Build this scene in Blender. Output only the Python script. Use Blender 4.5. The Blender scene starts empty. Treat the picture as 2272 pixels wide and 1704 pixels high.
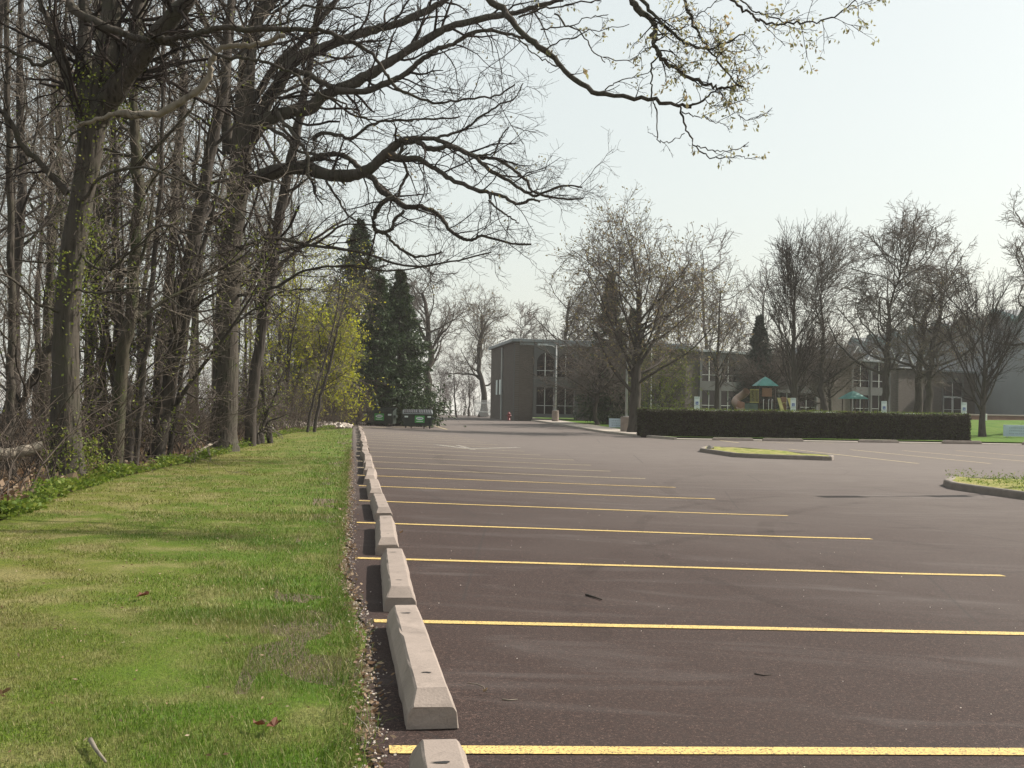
import bpy, math, random
import numpy as np
from mathutils import Matrix, Vector, geometry

# ------------------------------------------------------------------ camera, world, sun
SC = bpy.context.scene
COL = SC.collection
F, CX, CY, H = 2398.0, 1136.0, 852.0, 1.4
ROLL, PITCH = math.radians(1.0), math.radians(1.149)
cr, sr, cp, sp = math.cos(ROLL), math.sin(ROLL), math.cos(PITCH), math.sin(PITCH)
cd = bpy.data.cameras.new('camera'); cam = bpy.data.objects.new('camera', cd); COL.objects.link(cam)
cd.sensor_width = 36; cd.lens = 38.0; cd.clip_start = 0.05; cd.clip_end = 6000
fwd = Vector((0, cp, sp)); upv = Vector((0, -sp, cp)); rx = Vector((1, 0, 0))
cR = rx * cr + upv * sr; cU = -rx * sr + upv * cr
M = Matrix.Identity(4)
for i in range(3):
    M[i][0] = cR[i]; M[i][1] = cU[i]; M[i][2] = -fwd[i]
M[0][3], M[1][3], M[2][3] = 0, 0, H
cam.matrix_world = M
SC.camera = cam
SUN_EL, SUN_AZ = 42.0, 68.0          # azimuth clockwise from +Y
w = bpy.data.worlds.new('World'); SC.world = w; w.use_nodes = True
nt = w.node_tree
sky = nt.nodes.new('ShaderNodeTexSky'); sky.sky_type = 'NISHITA'; sky.sun_disc = False
sky.sun_elevation = math.radians(SUN_EL); sky.sun_rotation = math.radians(SUN_AZ)
sky.altitude = 100; sky.air_density = 1.3; sky.dust_density = 3.0; sky.ozone_density = 1.4
hs_ = nt.nodes.new('ShaderNodeHueSaturation'); hs_.inputs['Saturation'].default_value = .66; hs_.inputs['Value'].default_value = 1.0
tint = nt.nodes.new('ShaderNodeMix'); tint.data_type = 'RGBA'; tint.blend_type = 'MULTIPLY'; tint.inputs[0].default_value = 1; tint.inputs[7].default_value = (1.0, .975, .90, 1)
nt.links.new(sky.outputs[0], hs_.inputs['Color']); nt.links.new(hs_.outputs[0], tint.inputs[6]); 
pale = nt.nodes.new('ShaderNodeMix'); pale.data_type = 'RGBA'; pale.inputs[0].default_value = .62; pale.inputs[7].default_value = (4.1, 4.35, 4.15, 1)   # flat pale tone mixed into the sky colour
nt.links.new(tint.outputs[2], pale.inputs[6]); nt.links.new(pale.outputs[2], nt.nodes['Background'].inputs[0])
nt.nodes['Background'].inputs[1].default_value = 0.13
sd = bpy.data.lights.new('sun', 'SUN'); sd.energy = 5.0; sd.angle = math.radians(0.55); sd.color = (1, .93, .83)
so = bpy.data.objects.new('sun', sd); COL.objects.link(so)
_a = math.radians(SUN_AZ); _e = math.radians(SUN_EL)
SD = Vector((math.sin(_a) * math.cos(_e), math.cos(_a) * math.cos(_e), math.sin(_e)))
so.rotation_euler = SD.to_track_quat('Z', 'Y').to_euler(); so.location = (30, 10, 40)
SC.view_settings.view_transform = 'Standard'; SC.view_settings.look = 'None'
SC.view_settings.gamma = 1; SC.view_settings.use_curve_mapping = False
SC.view_settings.exposure = 0.60
SC.render.engine = 'CYCLES'
SC.cycles.max_bounces = 5; SC.cycles.diffuse_bounces = 2; SC.cycles.transparent_max_bounces = 8

# ------------------------------------------------------------------ coordinates
def ray(x, y):
    u = (x - CX) / F; v = (CY - y) / F
    a = u * cr - v * sr; b = u * sr + v * cr
    return np.array([a, cp - b * sp, b * cp + sp])
def at(x, y, Y):
    q = ray(x, y); return q * (Y / q[1]) + np.array([0, 0, H])
AL = math.radians(8.3)
U = np.array([-math.sin(AL), math.cos(AL)]); W = np.array([math.cos(AL), math.sin(AL)])
def sst(a, b, x):
    t = np.clip((x - a) / (b - a), 0, 1); return t * t * (3 - 2 * t)
def zt(x, y):
    x = np.asarray(x, float); y = np.asarray(y, float)
    ww = x * W[0] + y * W[1]
    t = np.clip(ww, 0, 9)
    e = np.where(t < 5, t, 5 + (t - 5) - (t - 5) ** 2 / 8)
    z = -.032 * e * (1 - sst(70, 95, y))
    z = z + .78 * sst(66, 90, y) * sst(17, 30, x) + .3 * sst(94, 112, y) * sst(17, 30, x)
    z = z - 1.6 * sst(9, 26, -ww)
    z = z - 26 * sst(150, 230, y) - 10 * sst(60, 120, -ww) * sst(60, 140, y)
    return z
def gp(x, y, off=0.0):
    z = 0.0; q = ray(x, y)
    for _ in range(60):
        t = (z - H) / q[2]; z = .5 * z + .5 * (float(zt(q[0] * t, q[1] * t)) + off)
        if q[2] >= -1e-4: break
    t = (z - H) / q[2]
    return np.array([q[0] * t, q[1] * t, z])
def wu(a, b): return (W[0] * a + U[0] * b, W[1] * a + U[1] * b)

# ------------------------------------------------------------------ object helpers
def tag(o, label=None, cat=None, group=None, kind=None):
    if label: o['label'] = label
    if cat: o['category'] = cat
    if group: o['group'] = group
    if kind: o['kind'] = kind
    return o
def empty(name, loc=(0, 0, 0), rz=0.0, label=None, cat=None, group=None):
    o = bpy.data.objects.new(name, None); COL.objects.link(o)
    o.location = [float(v) for v in loc]; o.rotation_euler = (0, 0, rz); o.empty_display_size = .1
    return tag(o, label, cat, group)
class Frame:
    """a local frame on a thing: parts built in it are direct children of the thing"""
    def __init__(s, o, m): s.o = o; s.m = m
def set_parent(o, parent):
    if isinstance(parent, Frame): o.parent = parent.o; o.matrix_local = parent.m
    else: o.parent = parent
def obj(name, me, parent=None, mat=None):
    o = bpy.data.objects.new(name, me); COL.objects.link(o)
    if parent is not None: set_parent(o, parent)
    if mat is not None and len(me.materials) == 0: me.materials.append(mat)
    return o
def copy_tree(o, parent=None):
    c = o.copy(); COL.objects.link(c)
    if parent is not None: c.parent = parent
    for ch in [k for k in o.children]: copy_tree(ch, c)
    return c
class MB:
    def __init__(s): s.v = []; s.q = []; s.t = []; s.n = 0; s.a = []; s.p = []
    def add(s, V, Q=None, T=None, a=None, P=None):
        V = np.asarray(V, float).reshape(-1, 3)
        if Q is not None and len(Q): s.q.append(np.asarray(Q, int).reshape(-1, 4) + s.n)
        if T is not None and len(T): s.t.append(np.asarray(T, int).reshape(-1, 3) + s.n)
        if P: s.p += [[i + s.n for i in f] for f in P]
        s.a.append(np.zeros(len(V)) if a is None else np.broadcast_to(np.asarray(a, float), (len(V),)))
        s.v.append(V); s.n += len(V)
    def box(s, x0, x1, y0, y1, z0, z1, f=None, b=0.0, a=None):
        # corner-chamfered box (chamfer on vertical and top edges when b > 0)
        if b <= 0:
            V = [(x0, y0, z0), (x1, y0, z0), (x1, y1, z0), (x0, y1, z0), (x0, y0, z1), (x1, y0, z1), (x1, y1, z1), (x0, y1, z1)]
            Q = [(0, 3, 2, 1), (4, 5, 6, 7), (0, 1, 5, 4), (1, 2, 6, 5), (2, 3, 7, 6), (3, 0, 4, 7)]
            V = np.array(V, float)
            if f is not None: V = f(V)
            s.add(V, Q, a=a)
        else:
            def ring(x0, x1, y0, y1, z, c): return [(x0 + c, y0, z), (x1 - c, y0, z), (x1, y0 + c, z), (x1, y1 - c, z), (x1 - c, y1, z), (x0 + c, y1, z), (x0, y1 - c, z), (x0, y0 + c, z)]
            V = np.array(ring(x0, x1, y0, y1, z0, b) + ring(x0, x1, y0, y1, z1 - b, b) + ring(x0 + b, x1 - b, y0 + b, y1 - b, z1, b * .5), float)
            Q = [(i + k * 8, (i + 1) % 8 + k * 8, (i + 1) % 8 + 8 + k * 8, i + 8 + k * 8) for k in (0, 1) for i in range(8)]
            if f is not None: V = f(V)
            s.add(V, Q, P=[[7, 6, 5, 4, 3, 2, 1, 0], [16, 17, 18, 19, 20, 21, 22, 23]], a=a)
    def tube(s, P, R, k=8, cap=True):
        P = np.asarray(P, float)[None]; R = np.asarray(R, float)
        if R.ndim == 0: R = np.full(P.shape[1], float(R))
        s.tubes(P, R[None], k)
        if cap:
            S = P.shape[1]; b = s.n - S * k
            s.p.append([b + i for i in range(k)][::-1]); s.p.append([b + (S - 1) * k + i for i in range(k)])
    def tubes(s, P, R, k, lump=0.0, rng=None):
        B, S, _ = P.shape
        T = np.empty_like(P); T[:, 1:-1] = P[:, 2:] - P[:, :-2]; T[:, 0] = P[:, 1] - P[:, 0]; T[:, -1] = P[:, -1] - P[:, -2]
        T /= np.linalg.norm(T, axis=2, keepdims=True) + 1e-9
        m = T.mean(1); ref = np.where((np.abs(m[:, 2]) > .8 * np.linalg.norm(m, axis=1))[:, None], [[1., 0, 0]], [[0., 0, 1]])
        ref = np.broadcast_to(ref[:, None], P.shape)
        A = np.cross(T, ref); A /= np.linalg.norm(A, axis=2, keepdims=True) + 1e-9
        Bv = np.cross(T, A)
        th = np.arange(k) * 2 * math.pi / k
        RR = R[:, :, None, None]
        if lump and rng is not None:
            RR = RR * (1 + rng.normal(0, lump, (B, S, k, 1)))
        V = P[:, :, None] + RR * (np.cos(th)[None, None, :, None] * A[:, :, None] + np.sin(th)[None, None, :, None] * Bv[:, :, None])
        b = (np.arange(B) * S * k)[:, None, None]; sidx = (np.arange(S - 1) * k)[None, :, None]
        i = np.arange(k)[None, None]; j = (i + 1) % k
        Q = np.stack([b + sidx + i, b + sidx + j, b + sidx + k + j, b + sidx + k + i], -1).reshape(-1, 4)
        s.add(V.reshape(-1, 3), Q)
    def leaves(s, P, size, rng, asp=.5, drop=0.0, D=None):
        n = len(P)
        if n == 0: return
        if D is None: D = rng.normal(0, 1, (n, 3))
        else: D = D + rng.normal(0, .35, (n, 3))
        D = D.copy(); D[:, 2] -= drop
        D /= np.linalg.norm(D, axis=1, keepdims=True)
        N = rng.normal(0, 1, (n, 3)); N = np.cross(D, N); N /= np.linalg.norm(N, axis=1, keepdims=True) + 1e-9
        L = size * rng.uniform(.6, 1.4, (n, 1))
        V = np.stack([P, P + D * L * .5 + N * L * asp * .5, P + D * L, P + D * L * .5 - N * L * asp * .5], 1)
        s.add(V.reshape(-1, 3), np.arange(4 * n).reshape(n, 4), a=np.repeat(rng.random(n), 4))
    def mesh(s, name, smooth=False, mat=None):
        me = bpy.data.meshes.new(name)
        if s.n == 0: return me
        V = np.concatenate(s.v); me.vertices.add(len(V)); me.vertices.foreach_set('co', V.ravel())
        loops = []; tot = []
        if s.q: q = np.concatenate(s.q); loops.append(q.ravel()); tot.append(np.full(len(q), 4))
        if s.t: t = np.concatenate(s.t); loops.append(t.ravel()); tot.append(np.full(len(t), 3))
        for f in s.p: loops.append(np.array(f)); tot.append(np.array([len(f)]))
        lp = np.concatenate(loops); tt = np.concatenate(tot)
        me.loops.add(len(lp)); me.loops.foreach_set('vertex_index', lp.astype(np.int32))
        me.polygons.add(len(tt)); st = np.concatenate([[0], np.cumsum(tt)[:-1]])
        me.polygons.foreach_set('loop_start', st.astype(np.int32)); me.polygons.foreach_set('loop_total', tt.astype(np.int32))
        me.polygons.foreach_set('use_smooth', np.full(len(tt), smooth))
        me.update(calc_edges=True)
        at_ = me.attributes.new('rnd', 'FLOAT', 'POINT'); at_.data.foreach_set('value', np.concatenate(s.a).astype(np.float32))
        if mat is not None: me.materials.append(mat)
        return me
    def build(s, name, mat, parent=None, smooth=False):
        return obj(name, s.mesh(name, smooth, mat), parent)

# ------------------------------------------------------------------ materials
class NM:
    def __init__(s, name, rough=.8, spec=.3):
        s.m = bpy.data.materials.new(name); s.m.use_nodes = True; s.t = s.m.node_tree; s.b = s.t.nodes['Principled BSDF']
        s.b.inputs['Roughness'].default_value = rough; s.b.inputs['Specular IOR Level'].default_value = spec
        s.pos = s.t.nodes.new('ShaderNodeNewGeometry').outputs['Position']; s.oc = None
    def n(s, t, **k):
        x = s.t.nodes.new(t)
        for a, b in k.items(): setattr(x, a, b)
        return x
    def l(s, a, b): s.t.links.new(a, b)
    def objc(s):
        if s.oc is None: s.oc = s.n('ShaderNodeTexCoord').outputs['Object']
        return s.oc
    def mapped(s, src, scale):
        m = s.n('ShaderNodeMapping'); m.inputs['Scale'].default_value = scale; s.l(src, m.inputs[0]); return m.outputs[0]
    def noise(s, scale, detail=4, rough=.55, src=None, stretch=None, dist=0.0):
        x = s.n('ShaderNodeTexNoise'); x.inputs['Scale'].default_value = scale; x.inputs['Detail'].default_value = detail; x.inputs['Roughness'].default_value = rough
        x.inputs['Distortion'].default_value = dist
        src = src or s.pos
        if stretch: src = s.mapped(src, stretch)
        s.l(src, x.inputs['Vector']); return x.outputs['Fac']
    def voro(s, scale, src=None, stretch=None, feature='F1'):
        x = s.n('ShaderNodeTexVoronoi', feature=feature); x.inputs['Scale'].default_value = scale
        src = src or s.pos
        if stretch: src = s.mapped(src, stretch)
        s.l(src, x.inputs['Vector']); return x.outputs['Distance']
    def ramp(s, fac, stops):
        x = s.n('ShaderNodeValToRGB'); e = x.color_ramp.elements
        while len(e) < len(stops): e.new(.5)
        for i, (p, c) in enumerate(stops):
            e[i].position = p; e[i].color = (*c, 1) if isinstance(c, tuple) else (c, c, c, 1)
        s.l(fac, x.inputs[0]); return x.outputs[0]
    def mix(s, fac, a, b, mode='MIX'):
        x = s.n('ShaderNodeMix', data_type='RGBA', blend_type=mode)
        for i, v in ((0, fac), (6, a), (7, b)):
            if hasattr(v, 'links') or isinstance(v, bpy.types.NodeSocket): s.l(v, x.inputs[i])
            elif i == 0: x.inputs[0].default_value = v
            else: x.inputs[i].default_value = (*v, 1) if isinstance(v, tuple) else (v, v, v, 1)
        return x.outputs[2]
    def attr(s, name='rnd'):
        x = s.n('ShaderNodeAttribute'); x.attribute_name = name; return x.outputs['Fac']
    def orand(s): return s.n('ShaderNodeObjectInfo').outputs['Random']
    def col(s, c):
        if isinstance(c, tuple): s.b.inputs['Base Color'].default_value = (*c, 1)
        else: s.l(c, s.b.inputs['Base Color'])
        return s
    def bump(s, fac, strength=.5, dist=.01):
        x = s.n('ShaderNodeBump'); x.inputs['Strength'].default_value = strength; x.inputs['Distance'].default_value = dist
        s.l(fac, x.inputs['Height']); s.l(x.outputs[0], s.b.inputs['Normal']); return s
    def rough(s, fac): s.l(fac, s.b.inputs['Roughness']); return s

MAT = {}
def simple(name, c, rough=.7, spec=.3, var=.12, scale=3.0, metal=0.0):
    m = NM(name, rough, spec); f = m.noise(scale, 5)
    lo = tuple(v * (1 - var) for v in c); hi = tuple(min(1, v * (1 + var)) for v in c)
    m.col(m.ramp(f, [(.3, lo), (.7, hi)])); m.b.inputs['Metallic'].default_value = metal
    MAT[name] = m.m; return m.m
def leafmat(name, stops, trans=.35, rough=.6):
    m = NM(name, rough, .25)
    a = m.attr(); c = m.ramp(a, stops); v = m.noise(.9, 3); c = m.mix(m.ramp(v, [(.35, .0), (.65, .30)]), c, m.mix(.5, c, (.02, .03, .01)))
    m.col(c)
    tr = m.n('ShaderNodeBsdfTranslucent'); m.l(c, tr.inputs[0]); mx = m.n('ShaderNodeMixShader'); mx.inputs[0].default_value = trans
    m.l(m.b.outputs[0], mx.inputs[1]); m.l(tr.outputs[0], mx.inputs[2]); m.l(mx.outputs[0], m.t.nodes['Material Output'].inputs[0])
    MAT[name] = m.m; return m.m
def barkmat(name, lo, hi, moss=0.0, furrow=9.0, bs=.8):
    m = NM(name, .9, .15); oc = m.objc()
    f = m.voro(furrow, oc, (1, 1, .16)); f2 = m.noise(furrow * 1.7, 6, .65, oc, (1, 1, .22)); big = m.noise(1.1, 4, .6, oc)
    k = m.mix(.55, m.ramp(f, [(.05, 0.), (.5, 1.)]), f2)
    c = m.ramp(k, [(.15, lo), (.75, hi)]); c = m.mix(m.ramp(big, [(.4, .0), (.68, .55)]), c, tuple(v * 1.15 for v in hi))
    if moss > 0: c = m.mix(m.ramp(m.noise(2.3, 4, .6, oc), [(.48, 0.), (.66, moss)]), c, (.05, .065, .025))
    m.col(c); m.bump(k, bs, .03)
    MAT[name] = m.m; return m.m
# asphalt
m = NM('asphalt', .85, .27)
fine = m.noise(260, 3, .7); mid = m.noise(55, 4, .7); big = m.noise(.22, 5, .6, stretch=(1, .55, 1)); speck = m.voro(95); sp2 = m.noise(17, 4, .6)
g2_ = m.noise(115, 4, .8)
c = m.ramp(m.mix(.34, m.mix(.5, fine, g2_), m.noise(48, 5, .85)), [(.41, (.003, .001, .001)), (.5, (.022, .0105, .0085)), (.55, (.055, .030, .024)), (.615, (.26, .18, .15))])
c = m.mix(m.ramp(big, [(.35, 0.), (.68, .5)]), c, (.040, .026, .021))
c = m.mix(m.ramp(sp2, [(.42, 0.), (.75, .28)]), c, (.030, .024, .022))
streak = m.noise(.9, 5, .62, stretch=(.35, 1.4, 1), dist=1.2)
c = m.mix(m.ramp(streak, [(.54, 0.), (.72, .33)]), c, (.12, .105, .10))
c = m.mix(m.ramp(speck, [(.035, .85), (.07, 0.)]), c, m.ramp(m.noise(30, 2), [(.42, (.05, .04, .035)), (.6, (.36, .31, .27))]))
# paler to the right; paler with distance, as grazing sheen put into the colour
sx = m.n('ShaderNodeSeparateXYZ'); m.l(m.pos, sx.inputs[0])
md = m.n('ShaderNodeMath', operation='MULTIPLY_ADD'); m.l(sx.outputs[1], md.inputs[0]); md.inputs[1].default_value = .030; md.inputs[2].default_value = -.30
mdx = m.n('ShaderNodeMath', operation='MULTIPLY_ADD'); m.l(sx.outputs[0], mdx.inputs[0]); mdx.inputs[1].default_value = .038; m.l(md.outputs[0], mdx.inputs[2])
mda = m.n('ShaderNodeMath', operation='ADD', use_clamp=True); m.l(mdx.outputs[0], mda.inputs[0])
mdn = m.n('ShaderNodeMath', operation='MULTIPLY_ADD'); m.l(m.noise(.35, 4, .6), mdn.inputs[0]); mdn.inputs[1].default_value = .5; mdn.inputs[2].default_value = -.25
m.l(mdn.outputs[0], mda.inputs[1])
mdm = m.n('ShaderNodeMath', operation='MULTIPLY'); m.l(mda.outputs[0], mdm.inputs[0]); mdm.inputs[1].default_value = .70
c = m.mix(mdm.outputs[0], c, m.mix(.35, (.15, .129, .117), m.ramp(m.noise(3.1, 5, .65, stretch=(.5, 1.3, 1)), [(.35, (.105, .088, .080)), (.65, (.215, .185, .165))])))
crk = m.voro(.23, m.mix(.06, m.pos, m.n('ShaderNodeTexNoise').outputs['Color']), feature='DISTANCE_TO_EDGE')
c = m.mix(m.ramp(crk, [(.0015, .45), (.004, 0.)]), c, (.02, .018, .017))
m.col(c); m.bump(m.mix(.6, fine, mid), .55, .006); MAT['asphalt'] = m.m
# paint
def paint(name, c0, wear):
    m = NM(name, .65, .3); f = m.noise(90, 5, .75); g = m.noise(1.3, 3)
    c = m.mix(m.ramp(f, [(wear, 1.), (wear + .06, 0.)]), m.mix(m.ramp(g, [(.35, 0.), (.7, .35)]), c0, tuple(v * .72 for v in c0)), (.06, .05, .04))
    m.col(c); m.bump(f, .4, .003); MAT[name] = m.m
paint('yellow_paint', (.60, .43, .15), .42); paint('pale_yellow_paint', (.52, .43, .25), .42)
# concrete
def concrete(name, base, dark=.6, sc=4.0):
    m = NM(name, .85, .25); f = m.noise(sc, 6, .65); g = m.noise(90, 3, .6); p = m.voro(38)
    c = m.ramp(f, [(.3, tuple(v * .8 for v in base)), (.55, base), (.75, tuple(v * 1.12 for v in base))])
    c = m.mix(m.ramp(g, [(.45, 0.), (.7, .25)]), c, tuple(v * .5 for v in base))
    c = m.mix(m.ramp(p, [(.06, .55), (.1, 0.)]), c, tuple(v * .35 for v in base))
    c = m.mix(m.ramp(m.orand(), [(0., 0.), (1., .38)]), c, tuple(v * .62 for v in base)); c = m.mix(m.ramp(m.noise(9, 5, .7, dist=.6), [(.56, 0.), (.72, .5)]), c, tuple(v * .45 for v in base))
    m.col(c); m.bump(g, .5, .004); MAT[name] = m.m
concrete('concrete', (.30, .248, .215)); concrete('kerb_concrete', (.22, .19, .165)); concrete('sidewalk_concrete', (.42, .37, .32)); concrete('panel_concrete', (.115, .12, .118), sc=.8)
concrete('dark_concrete', (.16, .14, .12))
# lawn (surface and blades share the patchwork of green and straw)
def lawncol(m):
    a = m.noise(.42, 4, .6); b = m.noise(1.7, 5, .65); d = m.noise(7, 4, .6)
    c = m.ramp(a, [(.34, (.080, .130, .009)), (.5, (.125, .152, .018)), (.66, (.175, .165, .038))])
    c = m.mix(m.ramp(b, [(.46, 0.), (.62, .75)]), c, (.27, .225, .10))
    c = m.mix(m.ramp(d, [(.5, 0.), (.75, .3)]), c, (.035, .065, .010))
    # lusher strip along the lot's edge
    sx = m.n('ShaderNodeSeparateXYZ'); m.l(m.pos, sx.inputs[0])
    e = m.n('ShaderNodeMath', operation='MULTIPLY_ADD'); m.l(sx.outputs[1], e.inputs[0]); e.inputs[1].default_value = W[1]; e.inputs[2].default_value = 0
    e2 = m.n('ShaderNodeMath', operation='MULTIPLY_ADD'); m.l(sx.outputs[0], e2.inputs[0]); e2.inputs[1].default_value = W[0]; m.l(e.outputs[0], e2.inputs[2])
    mr = m.n('ShaderNodeMapRange'); m.l(e2.outputs[0], mr.inputs[0]); mr.inputs[1].default_value = -2.8; mr.inputs[2].default_value = -.4; mr.inputs[3].default_value = 0; mr.inputs[4].default_value = .85
    ml = m.n('ShaderNodeMath', operation='MULTIPLY'); m.l(mr.outputs[0], ml.inputs[0]); m.l(m.ramp(b, [(.3, 1.), (.72, .25)]), ml.inputs[1])
    c = m.mix(ml.outputs[0], c, (.072, .155, .007))
    return c
m = NM('lawn', .9, .15); c = lawncol(m); c = m.mix(m.ramp(m.noise(60, 4, .7), [(.3, .8), (.6, 0.)]), c, (.05, .06, .015)); m.col(c); m.bump(m.noise(40, 4, .7), .8, .03); MAT['lawn'] = m.m
m = NM('grass_blade', .6, .3); c = lawncol(m); a = m.attr(); c = m.mix(m.ramp(a, [(.0, 0.), (.72, .0), (.8, .45), (1., .8)]), c, (.36, .30, .145)); c = m.mix(m.ramp(a, [(0., .5), (.3, 0.)]), c, (.03, .08, .006))
m.col(c); tr = m.n('ShaderNodeBsdfTranslucent'); m.l(c, tr.inputs[0]); mx = m.n('ShaderNodeMixShader'); mx.inputs[0].default_value = .3
m.l(m.b.outputs[0], mx.inputs[1]); m.l(tr.outputs[0], mx.inputs[2]); m.l(mx.outputs[0], m.t.nodes['Material Output'].inputs[0]); MAT['grass_blade'] = m.m
m = NM('far_lawn', .9, .15); m.col(m.ramp(m.noise(.8, 5, .65), [(.3, (.045, .10, .010)), (.5, (.075, .145, .015)), (.72, (.12, .155, .03))])); m.bump(m.noise(14, 5, .7), 1, .06); MAT['far_lawn'] = m.m
m = NM('island_grass', .9, .15); m.col(m.ramp(m.noise(2.5, 5, .7), [(.3, (.12, .16, .03)), (.5, (.24, .24, .07)), (.7, (.34, .28, .13))])); m.bump(m.noise(25, 5, .7), 1, .04); MAT['island_grass'] = m.m
m = NM('forest_floor', 1, .05); m.col(m.ramp(m.noise(3.5, 6, .7), [(.3, (.035, .024, .016)), (.5, (.085, .055, .036)), (.7, (.15, .10, .065))])); m.bump(m.noise(14, 6, .75), 1, .08); MAT['forest_floor'] = m.m
barkmat('bark', (.010, .008, .007), (.062, .053, .046), bs=1.0); barkmat('bark_lit', (.009, .007, .006), (.070, .060, .050), moss=.25, furrow=13, bs=1.0)
barkmat('bark_mossy', (.010, .008, .006), (.060, .052, .038), moss=.7, bs=1.0); barkmat('dead_wood', (.06, .05, .04), (.23, .20, .16), bs=.5)
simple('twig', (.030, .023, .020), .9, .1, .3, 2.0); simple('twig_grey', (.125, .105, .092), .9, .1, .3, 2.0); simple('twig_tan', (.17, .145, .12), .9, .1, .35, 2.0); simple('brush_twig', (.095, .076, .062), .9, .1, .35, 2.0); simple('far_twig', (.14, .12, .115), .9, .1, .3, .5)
leafmat('young_leaf', [(0, (.22, .22, .09)), (.6, (.33, .31, .15)), (1, (.33, .24, .14))], .5)
leafmat('bud_leaf', [(0, (.17, .15, .07)), (.6, (.26, .23, .10)), (1, (.28, .19, .11))], .4)
leafmat('yellow_leaf', [(0, (.26, .30, .02)), (.6, (.43, .44, .03)), (1, (.54, .49, .05))], .5)
leafmat('green_leaf', [(0, (.07, .12, .012)), (.6, (.14, .20, .022)), (1, (.24, .27, .05))], .4)
leafmat('ivy_leaf', [(0, (.10, .14, .02)), (.6, (.17, .21, .03)), (1, (.26, .26, .05))], .4)
leafmat('needle', [(0, (.014, .028, .012)), (.6, (.034, .062, .022)), (1, (.075, .11, .036))], .12)
leafmat('blue_needle', [(0, (.03, .045, .035)), (1, (.07, .09, .075))], .12)
leafmat('hedge_leaf', [(0, (.020, .013, .008)), (.6, (.036, .026, .014)), (.85, (.045, .048, .016)), (1, (.09, .10, .03))], .2)
leafmat('dead_leaf', [(0, (.16, .09, .05)), (.5, (.26, .17, .10)), (1, (.42, .33, .24))], .25)
leafmat('rust_leaf', [(0, (.09, .030, .014)), (1, (.17, .06, .028))], .2)
m = NM('brick', .9, .2); br = m.n('ShaderNodeTexBrick'); br.inputs['Scale'].default_value = 1; br.inputs['Brick Width'].default_value = .3; br.inputs['Row Height'].default_value = .1; br.inputs['Mortar Size'].default_value = .008
m.l(m.mapped(m.objc(), (1, 1, 1)), br.inputs['Vector'])
m2 = m.n('ShaderNodeCombineXYZ'); sx = m.n('ShaderNodeSeparateXYZ'); m.l(m.objc(), sx.inputs[0]); m.l(sx.outputs[0], m2.inputs[0]); m.l(sx.outputs[2], m2.inputs[1]); m.l(m2.outputs[0], br.inputs['Vector'])
br.inputs['Color1'].default_value = (.078, .066, .056, 1); br.inputs['Color2'].default_value = (.108, .092, .078, 1); br.inputs['Mortar'].default_value = (.12, .11, .10, 1)
m.col(m.mix(m.ramp(m.noise(.35, 5, .6), [(.35, 0.), (.7, .4)]), br.outputs[0], (.066, .054, .047))); MAT['brick'] = m.m
simple('grey_metal', (.30, .34, .34), .5, .4, .1); simple('pole_metal', (.36, .38, .37), .45, .5, .1); simple('white_paint', (.72, .72, .70), .5, .4, .06); simple('teal_coping', (.13, .19, .185), .5, .4, .15, .6)
simple('dark_coping', (.20, .225, .235), .6, .3, .15, .6)
simple('pale_roof', (.17, .18, .185), .6, .3, .1, .3); simple('hall_wall', (.24, .25, .26), .7, .2, .06, .3); simple('dark_green_metal', (.022, .032, .027), .45, .4, .35, 2.0); simple('black_plastic', (.03, .03, .032), .35, .5, .2)
simple('sticker_green', (.05, .28, .06), .4, .4, .06); simple('sticker_white', (.62, .70, .66), .4, .4, .05); simple('rubber', (.02, .02, .02), .7, .3)
simple('sign_white', (.66, .70, .70), .4, .4, .04); simple('sign_blue', (.05, .10, .34), .4, .4, .05); simple('sign_text', (.16, .28, .26), .5, .3, .05); simple('board_blue', (.42, .50, .58), .6, .3, .08, 3); simple('board_text', (.20, .25, .32), .6, .3, .1)
simple('hydrant_red', (.15, .012, .016), .4, .4, .1); simple('rock', (.50, .44, .39), .9, .2, .35, 3.5); simple('rock_dark', (.24, .22, .21), .9, .2, .3, 5)
simple('play_teal', (.045, .21, .185), .45, .4, .2, 2.0); simple('play_tan', (.30, .21, .16), .5, .4, .15); simple('play_orange', (.24, .12, .07), .5, .4, .1); simple('play_yellow', (.42, .38, .12), .5, .4, .1); simple('play_brown', (.07, .05, .04), .6, .3, .2); simple('play_green', (.10, .14, .12), .6, .3, .2)
simple('retaining_brick', (.14, .075, .065), .9, .2, .2, 1.5); simple('soil', (.10, .075, .055), 1, .1, .3, 8); simple('lake', (.20, .27, .34), .35, .5, .1, .02)
simple('straw', (.40, .32, .22), .9, .1, .3, 9)
m = NM('window_glass', .12, .28); m.col((.010, .007, .008)); MAT['window_glass'] = m.m

m = NM('soil_edge', 1, .1); m.col(m.ramp(m.noise(70, 5, .75), [(.3, (.035, .026, .020)), (.5, (.12, .09, .065)), (.68, (.33, .27, .20))])); m.bump(m.noise(70, 5, .75), 1, .02); MAT['soil_edge'] = m.m
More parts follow.
